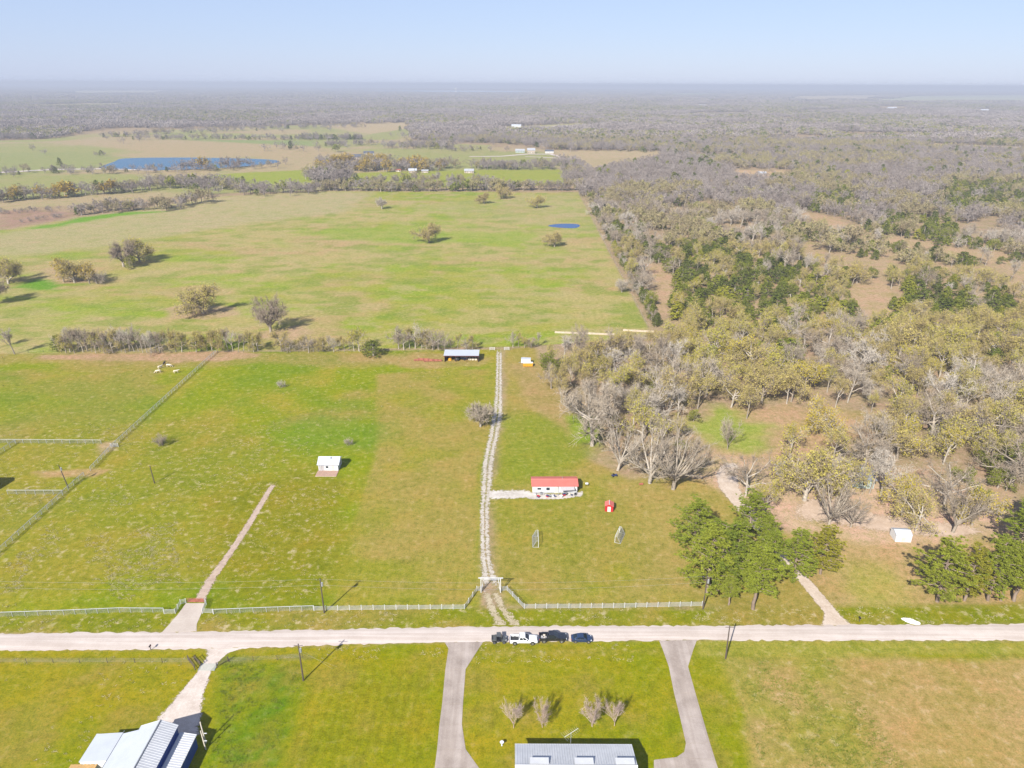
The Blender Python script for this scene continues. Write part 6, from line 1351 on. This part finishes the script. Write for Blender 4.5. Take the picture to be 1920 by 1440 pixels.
# undergrowth along the pasture edge
for k in range(84):
    s = (k+trg.random()*.6)/84; px = 1092+s*(1218-1092); py = 366+s*(614-366); X, Y = G(px, py)
    kd = trg.choice(['cedar', 'cedar', 'bare', 'bare', 'bud']); tree(kd, X+trg.uniform(2.5, 5), Y, trg.uniform(4.5, 8), {'cedar': 'low dark cedar on the wood edge beside the big pasture', 'bud': 'low budding tree on the wood edge beside the big pasture', 'bare': 'low bare tree on the wood edge beside the big pasture'}[kd], 'edge plants by the big pasture, '+kd, {'cedar': 'cedar_tree', 'bud': 'edge_tree', 'bare': 'edge_tree'}[kd], .85)
for k, (px, py, h) in enumerate([(1275, 842, 3), (1228, 800, 3.5), (1300, 790, 4), (1805, 905, 5), (1850, 880, 6), (1870, 915, 6), (1840, 940, 4), (1900, 880, 7), (1885, 850, 6), (1180, 720, 4), (1220, 735, 4), (1120, 700, 4), (1350, 660, 5)]):
    tpx('lime', px, py, h, 'bright lime green bush at the foot of the wood', 'lime bushes at the wood foot', 'bush', 1.3)

# ---------------------------------------------------------------- dead grass and weeds: tufts nobody could count
def tufts(name, label, polys, n_, mat, size, seed, thr, sc):
    rng_ = np.random.default_rng(seed); s = Soup(); got = 0
    for poly, m_ in zip(polys, n_):
        W_ = GP(poly); X = rng_.uniform(min(p[0] for p in W_), max(p[0] for p in W_), m_*4); Y = rng_.uniform(min(p[1] for p in W_), max(p[1] for p in W_), m_*4)
        k = inpoly(X, Y, W_) & (fbm(X/sc, Y/sc, seed, 4) > thr+.06*rng_.random(len(X))); X, Y = X[k][:m_], Y[k][:m_]; q = len(X)
        for j in range(7):
            b_ = np.stack([X+rng_.normal(size=q)*size*.55, Y+rng_.normal(size=q)*size*.35, np.full(q, -.02)], 1); e = b_+np.stack([rng_.normal(size=q)*size*.5, rng_.normal(size=q)*size*.4, rng_.uniform(.10, .32, q)], 1); s.blades(b_, e, rng_.uniform(.07, .16, q), rng_, 0)
    tag(link(name, s.mesh(name, [mat])), label, None, None, 'stuff')
tufts('dry_grass_tufts', 'pale dry grass tufts flecking the pastures and verges', [[(0, 800), (330, 790), (560, 800), (640, 900), (600, 1120), (400, 1135), (0, 1150)], [(0, 1000), (330, 980), (340, 1120), (0, 1140)], [(0, 1150), (300, 1150), (870, 1142), (900, 1170), (0, 1185)], [(985, 1142), (1320, 1140), (1900, 1135), (1900, 1168), (985, 1172)], [(880, 1208), (1240, 1206), (1240, 1240), (880, 1245)], [(600, 1212), (830, 1208), (830, 1235), (600, 1240)], [(0, 1230), (370, 1230), (250, 1420), (0, 1440)], [(420, 670), (900, 670), (700, 850), (300, 850)]], [1300, 700, 150, 170, 60, 45, 70, 260], 'dry_grass', .5, 17, .46, 11)
tufts('green_weed_tufts', 'dark green weed tufts in the lawns and pastures', [[(420, 1245), (560, 1245), (560, 1290), (510, 1440), (390, 1440)], [(1380, 1235), (1560, 1235), (1700, 1440), (1430, 1440)], [(0, 670), (400, 670), (200, 830), (0, 830)], [(500, 770), (720, 770), (720, 850), (500, 850)]], [420, 900, 300, 200], 'weed_green', .5, 23, .40, 6)

# ---------------------------------------------------------------- far trees and woodland: too many to count, one object
LODS = bpy.data.collections.new('far_tree_kinds')
def lod(name, me): o = bpy.data.objects.new(name, me); LODS.objects.link(o)
for k in range(3): lod(f'a{k}', tree_protos(dict(OAK, kids=(5, 4, 4), twigs=2), 201+k, dens=.65, twigw=.17, lod=True, twig='twig_far', bark='twig_far'))
for k in range(3): lod(f'b{k}', tree_protos(dict(OAK, kids=(5, 4, 4), twigs=2), 211+k, 'leaf_far', 420, .46, 'twig_brown', dens=.5, twigw=.15, lod=True))
for k in range(2): lod(f'c{k}', cedar(221+k, 330, wide=.46+.1*k, size=.10, lod=True, round_=.7*k))
lod('d0', tree_protos(dict(OAK, kids=(5, 4, 4), twigs=2), 231, 'leaf_lime', 520, .8, 'twig_brown', dens=.3, twigw=.15, lod=True))
lod('d1', tree_protos(dict(OAK, kids=(5, 4, 4), twigs=2), 232, 'leaf_gold', 460, .75, 'twig_brown', dens=.4, twigw=.16, lod=True))
def clump(seed, size, ntree, per, hgt, tri, mixk):
    """a patch of woodland seen from far off: many crowns made of small faces, no smooth lumps"""
    rng_ = np.random.default_rng(seed); s = Soup()
    for k in range(ntree):
        c_ = np.array([rng_.uniform(-.5, .5)*size, rng_.uniform(-.5, .5)*size, 0]); h = hgt*rng_.uniform(.7, 1.25); r_ = h*rng_.uniform(.34, .5); kd = rng_.choice(3, p=mixk)
        q = rng_.normal(size=(per, 3)); q /= np.linalg.norm(q, axis=1)[:, None]; q *= rng_.uniform(.5, 1, (per, 1))**.5; q *= [r_, r_, h*.36]; q += c_+[0, 0, h*.62]
        s.leaves(q, np.full(per, tri), rng_, int(kd)); s.blades([c_], [c_+[0, 0, h*.8]], [.8], rng_, 0)
    return s.mesh('far_wood', ['twig_far', 'leaf_far', 'leaf_cedar'])
for k in range(4): lod(f'e{k}', clump(241+k, 48, 22, 46, 11, 1.7, ([.92, .05, .03], [.80, .15, .05], [.88, .06, .06], [.45, .15, .4])[k]))
for k in range(3): lod(f'f{k}', clump(251+k, 170, 70, 30, 13, 5.0, ([.92, .05, .03], [.86, .09, .05], [.70, .1, .2])[k]))
FP = []      # (x, y, index, sx, sz, rot)
frg = np.random.default_rng(99)
IDX = {'bare': (0, 1, 2), 'bud': (3, 4, 5), 'cedar': (6, 7), 'lime': (8,), 'gold': (9,)}
def far_tree(X, Y, kd, h): FP.append((X, Y, int(frg.choice(IDX[kd])), h*frg.uniform(.85, 1.2), h, frg.uniform(0, 6.28)))
for X, Y, kd, h in FARP: far_tree(X, Y, kd, h)
# hedgerows and groves of the far farmland (polylines with a spread in metres)
def hedge(px, n_, wid, mixk, h=(7, 12)):
    p = resample(GP(px), n_)
    for X, Y in p:
        kd = ['bare', 'bud', 'cedar', 'lime', 'gold'][int(frg.choice(5, p=mixk))]; hh = frg.uniform(*h)
        far_tree(X+frg.normal()*wid*.5, Y+frg.normal()*wid, kd, hh*(.7 if kd == 'cedar' else 1))
B_, U_, GLD = [.80, .12, .06, .02, 0], [.45, .42, .08, .05, 0], [.45, .2, .02, .03, .3]
hedge([(-120, 384), (0, 378), (60, 373), (110, 369), (210, 362)], 46, 9, GLD, (11, 15))
hedge([(210, 362), (330, 352), (420, 356), (480, 363), (590, 360)], 90, 12, B_, (9, 14))
hedge([(255, 350), (330, 345), (440, 350)], 40, 14, B_, (9, 13))
hedge([(590, 358), (640, 357), (760, 358), (900, 357), (1083, 357)], 120, 4, U_, (8, 13))
hedge([(150, 403), (200, 395), (245, 393), (300, 393), (335, 392)], 44, 9, [.6, .36, .03, .01, 0], (8, 12)); hedge([(345, 385), (370, 380), (400, 378)], 8, 5, U_, (10, 14))
hedge([(40, 418), (70, 414), (110, 408)], 12, 4, [1, 0, 0, 0, 0], (3, 5)); hedge([(-60, 402), (40, 398), (110, 394)], 30, 8, [1, 0, 0, 0, 0], (3, 5))
hedge([(-60, 330), (60, 326), (180, 324), (320, 322), (420, 319), (520, 312)], 80, 16, [.78, .15, .04, .03, 0], (7, 12))
hedge([(340, 319), (400, 317), (440, 315), (470, 312)], 15, 8, [.6, .2, 0, 0, .2], (12, 17))
hedge([(590, 335), (620, 340), (650, 342)], 60, 14, B_, (12, 18)); hedge([(600, 322), (640, 322), (690, 318), (760, 318), (840, 317)], 90, 16, [.62, .14, .04, .0, .2], (11, 16))
hedge([(590, 312), (640, 308), (700, 306), (740, 308)], 40, 12, GLD, (11, 15))
hedge([(890, 316), (930, 316), (960, 318)], 34, 9, B_, (10, 14)); hedge([(960, 318), (1000, 316), (1065, 318)], 30, 9, B_, (8, 13))
hedge([(1000, 312), (1065, 310)], 20, 8, B_, (9, 13)); hedge([(655, 352), (700, 348), (760, 345), (820, 343), (930, 348)], 50, 14, U_, (9, 13))
hedge([(1075, 345), (1085, 320), (1062, 305)], 60, 16, B_, (10, 14))
hedge([(250, 262), (330, 261), (420, 261), (560, 262), (680, 262)], 110, 10, [.7, .05, .25, 0, 0], (8, 13)); hedge([(560, 260), (600, 261), (680, 261)], 50, 8, [.2, .05, .75, 0, 0], (11, 16))
hedge([(200, 258), (330, 250), (520, 241), (680, 238)], 150, 30, [.75, .15, .1, 0, 0], (9, 14)); hedge([(740, 276), (800, 276), (850, 277)], 60, 25, B_, (11, 15))
hedge([(600, 275), (640, 273), (700, 271)], 30, 16, [.85, .1, .05, 0, 0], (9, 13)); hedge([(830, 283), (900, 282)], 16, 10, B_, (7, 10)); hedge([(500, 282), (520, 278), (560, 284), (650, 282)], 10, 18, B_, (10, 14))
hedge([(770, 258), (850, 258), (930, 262), (1010, 272), (1100, 278), (1240, 281)], 420, 40, [.78, .08, .14, 0, 0], (10, 15))
for px, py, h in [(62, 283, 12), (85, 290, 10), (190, 292, 9), (232, 270, 13), (262, 265, 12), (113, 312, 12), (100, 322, 8), (180, 293, 8), (195, 292, 8), (530, 248, 12), (405, 252, 14), (620, 246, 14), (750, 246, 13), (545, 280, 15), (600, 298, 9), (920, 284, 10), (950, 284, 10), (1500, 320, 14), (1440, 322, 12), (635, 320, 10), (620, 355, 9), (684, 357, 9), (575, 357, 7), (1360, 293, 12), (1500, 290, 12)]:
    X, Y = G(px, py); far_tree(X, Y, 'cedar' if frg.random() < .3 else 'bare', h)
# woodland beyond: single trees to 1.6 km, patches of trees after that
FIELDS = [GP(q) for q in ([(-400, 272), (60, 262), (200, 247), (520, 236), (700, 232), (775, 230), (775, 262), (905, 275), (1050, 282), (1240, 283), (1240, 298), (1090, 330), (1085, 362), (600, 362), (420, 372), (0, 440), (-500, 480)],
    [(1285, 287), (1420, 292), (1400, 299), (1290, 297)], [(930, 238), (1100, 230), (1095, 241), (940, 247)], [(1720, 268), (1920, 276), (1990, 282), (1980, 289), (1780, 279)], [(1370, 316), (1480, 318), (1490, 336), (1380, 340)], [(1600, 193), (1700, 180), (2100, 176), (2100, 190)], [(1160, 177), (1300, 174.5), (1420, 175.5), (1300, 180)], [(1470, 180), (1670, 178), (1640, 187), (1480, 187)], [(130, 170), (330, 169), (300, 176), (120, 177)], [(60, 196), (240, 193), (230, 199), (40, 202)], [(1290, 212), (1420, 210), (1400, 216), (1280, 217)], [(1500, 206), (1600, 204), (1590, 209), (1480, 211)], [(600, 171), (900, 169), (1080, 172), (960, 175), (700, 173)],
    [(1640, 199), (1705, 199), (1705, 207), (1640, 208)], [(1825, 204), (1865, 204), (1865, 212), (1825, 212)], [(1296, 195.5), (1336, 195.5), (1336, 201), (1296, 201)], [(590, 162.5), (800, 162.5), (800, 165), (590, 165)])]
FIELDW = FIELD_W = GP(FIELD)
def wood_cells(y0, y1, step, jit):
    yy = np.arange(y0, y1, step); out = []
    for y in yy:
        x = np.arange(-.84*y-60, .84*y+60, step); out.append(np.stack([x+frg.uniform(-jit, jit, len(x))*step, y+frg.uniform(-jit, jit, len(x))*step], 1))
    p = np.concatenate(out); k = np.ones(len(p), bool)
    for f_ in FIELDS: k &= ~inpoly(p[:, 0], p[:, 1], f_)
    return p[k]
W2G = GP(WOOD2); p = wood_cells(780, 1600, 9.6, .42); p = p[~inpoly(p[:, 0], p[:, 1], W2G) & ~inpoly(p[:, 0], p[:, 1], FIELDW)]
p = p[(p[:, 0] > 60) | (p[:, 1] > 1500)]
nb_ = fbm(p[:, 0]/120, p[:, 1]/120, 131, 4); nc = fbm(p[:, 0]/90, p[:, 1]/90, 137, 4); rr_ = frg.random(len(p))
for (X, Y), a_, c_, r_ in zip(p, nb_, nc, rr_):
    if c_ > .74: continue
    far_tree(X, Y, 'cedar' if r_ < (.45 if c_ < .30 else .05) else 'bud' if a_+.4*(r_-.5) > .60 else 'bare', frg.uniform(8.5, 13.5))
for y0, y1, st, base, nk in ((1600, 5000, 41, 10, 4), (5000, 17000, 150, 14, 3)):
    p = wood_cells(y0, y1, st, .3); nb_ = fbm(p[:, 0]/(st*7), p[:, 1]/(st*7), 151, 4); nc = fbm(p[:, 0]/(st*4), p[:, 1]/(st*4), 157, 3)
    bnd = fbm(p[:, 0]/700, p[:, 1]/160, 163, 4)
    for q_, ((X, Y), a_, c_) in enumerate(zip(p, nb_, nc)):
        if c_ > .70: continue
        c_ = c_*.6+.4*float(bnd[q_]) if nk == 4 else c_
        i = (3 if c_ < .33 else 1 if a_ > .56 else 2 if a_ > .48 else 0) if nk == 4 else (2 if c_ < .32 else 1 if a_ > .52 else 0)
        FP.append((X, Y, base+i, frg.uniform(.95, 1.15), frg.uniform(.85, 1.2), frg.uniform(0, 6.28)))
FP = np.array(FP)
me = bpy.data.meshes.new('far_woodland'); me.vertices.add(len(FP)); co = np.zeros((len(FP), 3)); co[:, :2] = FP[:, :2]; me.vertices.foreach_set('co', co.astype(np.float32).ravel())
q = me.attributes.new('kind_index', 'INT', 'POINT'); q.data.foreach_set('value', FP[:, 2].astype(np.int32))
q = me.attributes.new('size', 'FLOAT_VECTOR', 'POINT'); q.data.foreach_set('vector', np.stack([FP[:, 3], FP[:, 3], FP[:, 4]], 1).astype(np.float32).ravel())
q = me.attributes.new('turn', 'FLOAT_VECTOR', 'POINT'); q.data.foreach_set('vector', np.stack([0*FP[:, 5], 0*FP[:, 5], FP[:, 5]], 1).astype(np.float32).ravel())
ng = bpy.data.node_groups.new('scatter_far_woodland', 'GeometryNodeTree')
ng.interface.new_socket('Geometry', in_out='INPUT', socket_type='NodeSocketGeometry'); ng.interface.new_socket('Geometry', in_out='OUTPUT', socket_type='NodeSocketGeometry')
gi, go = ng.nodes.new('NodeGroupInput'), ng.nodes.new('NodeGroupOutput'); ci = ng.nodes.new('GeometryNodeCollectionInfo'); ip = ng.nodes.new('GeometryNodeInstanceOnPoints')
ci.inputs['Collection'].default_value = LODS; ci.inputs['Separate Children'].default_value = True; ci.inputs['Reset Children'].default_value = True
def nattr(nm, ty): a = ng.nodes.new('GeometryNodeInputNamedAttribute'); a.data_type = ty; a.inputs['Name'].default_value = nm; return a.outputs['Attribute']
L_ = ng.links.new; ip.inputs['Pick Instance'].default_value = True
L_(gi.outputs[0], ip.inputs['Points']); L_(ci.outputs[0], ip.inputs['Instance']); L_(nattr('kind_index', 'INT'), ip.inputs['Instance Index']); L_(nattr('turn', 'FLOAT_VECTOR'), ip.inputs['Rotation']); L_(nattr('size', 'FLOAT_VECTOR'), ip.inputs['Scale']); L_(ip.outputs[0], go.inputs[0])
fw = link('far_woodland', me); fw.modifiers.new('scatter', 'NODES').node_group = ng
tag(fw, 'hazy grey and olive woodland and hedgerows reaching to the horizon', None, None, 'stuff')
print('TREES', TCOUNT[0], used, 'far instances', len(FP), 'polys', {k: sum(len(a.polygons)+len(b.polygons) for a, b in v) for k, v in PRO.items()}, {o.name: len(o.data.polygons) for o in LODS.objects})
HAZE_D = 1.8e-4

# ---------------------------------------------------------------- the air: pale haze over the whole country
mb = MB(); mb.box(-41000, 41000, -1500, 43000, -1.5, HCAM+10)
m, n, b = new_mat('haze_air'); n.nodes.remove(b)
pv = nd(n, 'ShaderNodeVolumePrincipled'); pv.inputs['Color'].default_value = (0.435, 0.475, 0.565, 1); pv.inputs['Density'].default_value = HAZE_D
pv.inputs['Anisotropy'].default_value = 0.0; pv.inputs['Density Attribute'].default_value = ''
m.cycles.homogeneous_volume = True
n.links.new(pv.outputs[0], n.nodes['Material Output'].inputs['Volume'])
hz = mb.obj('haze', 'haze_air'); tag(hz, kind='stuff')
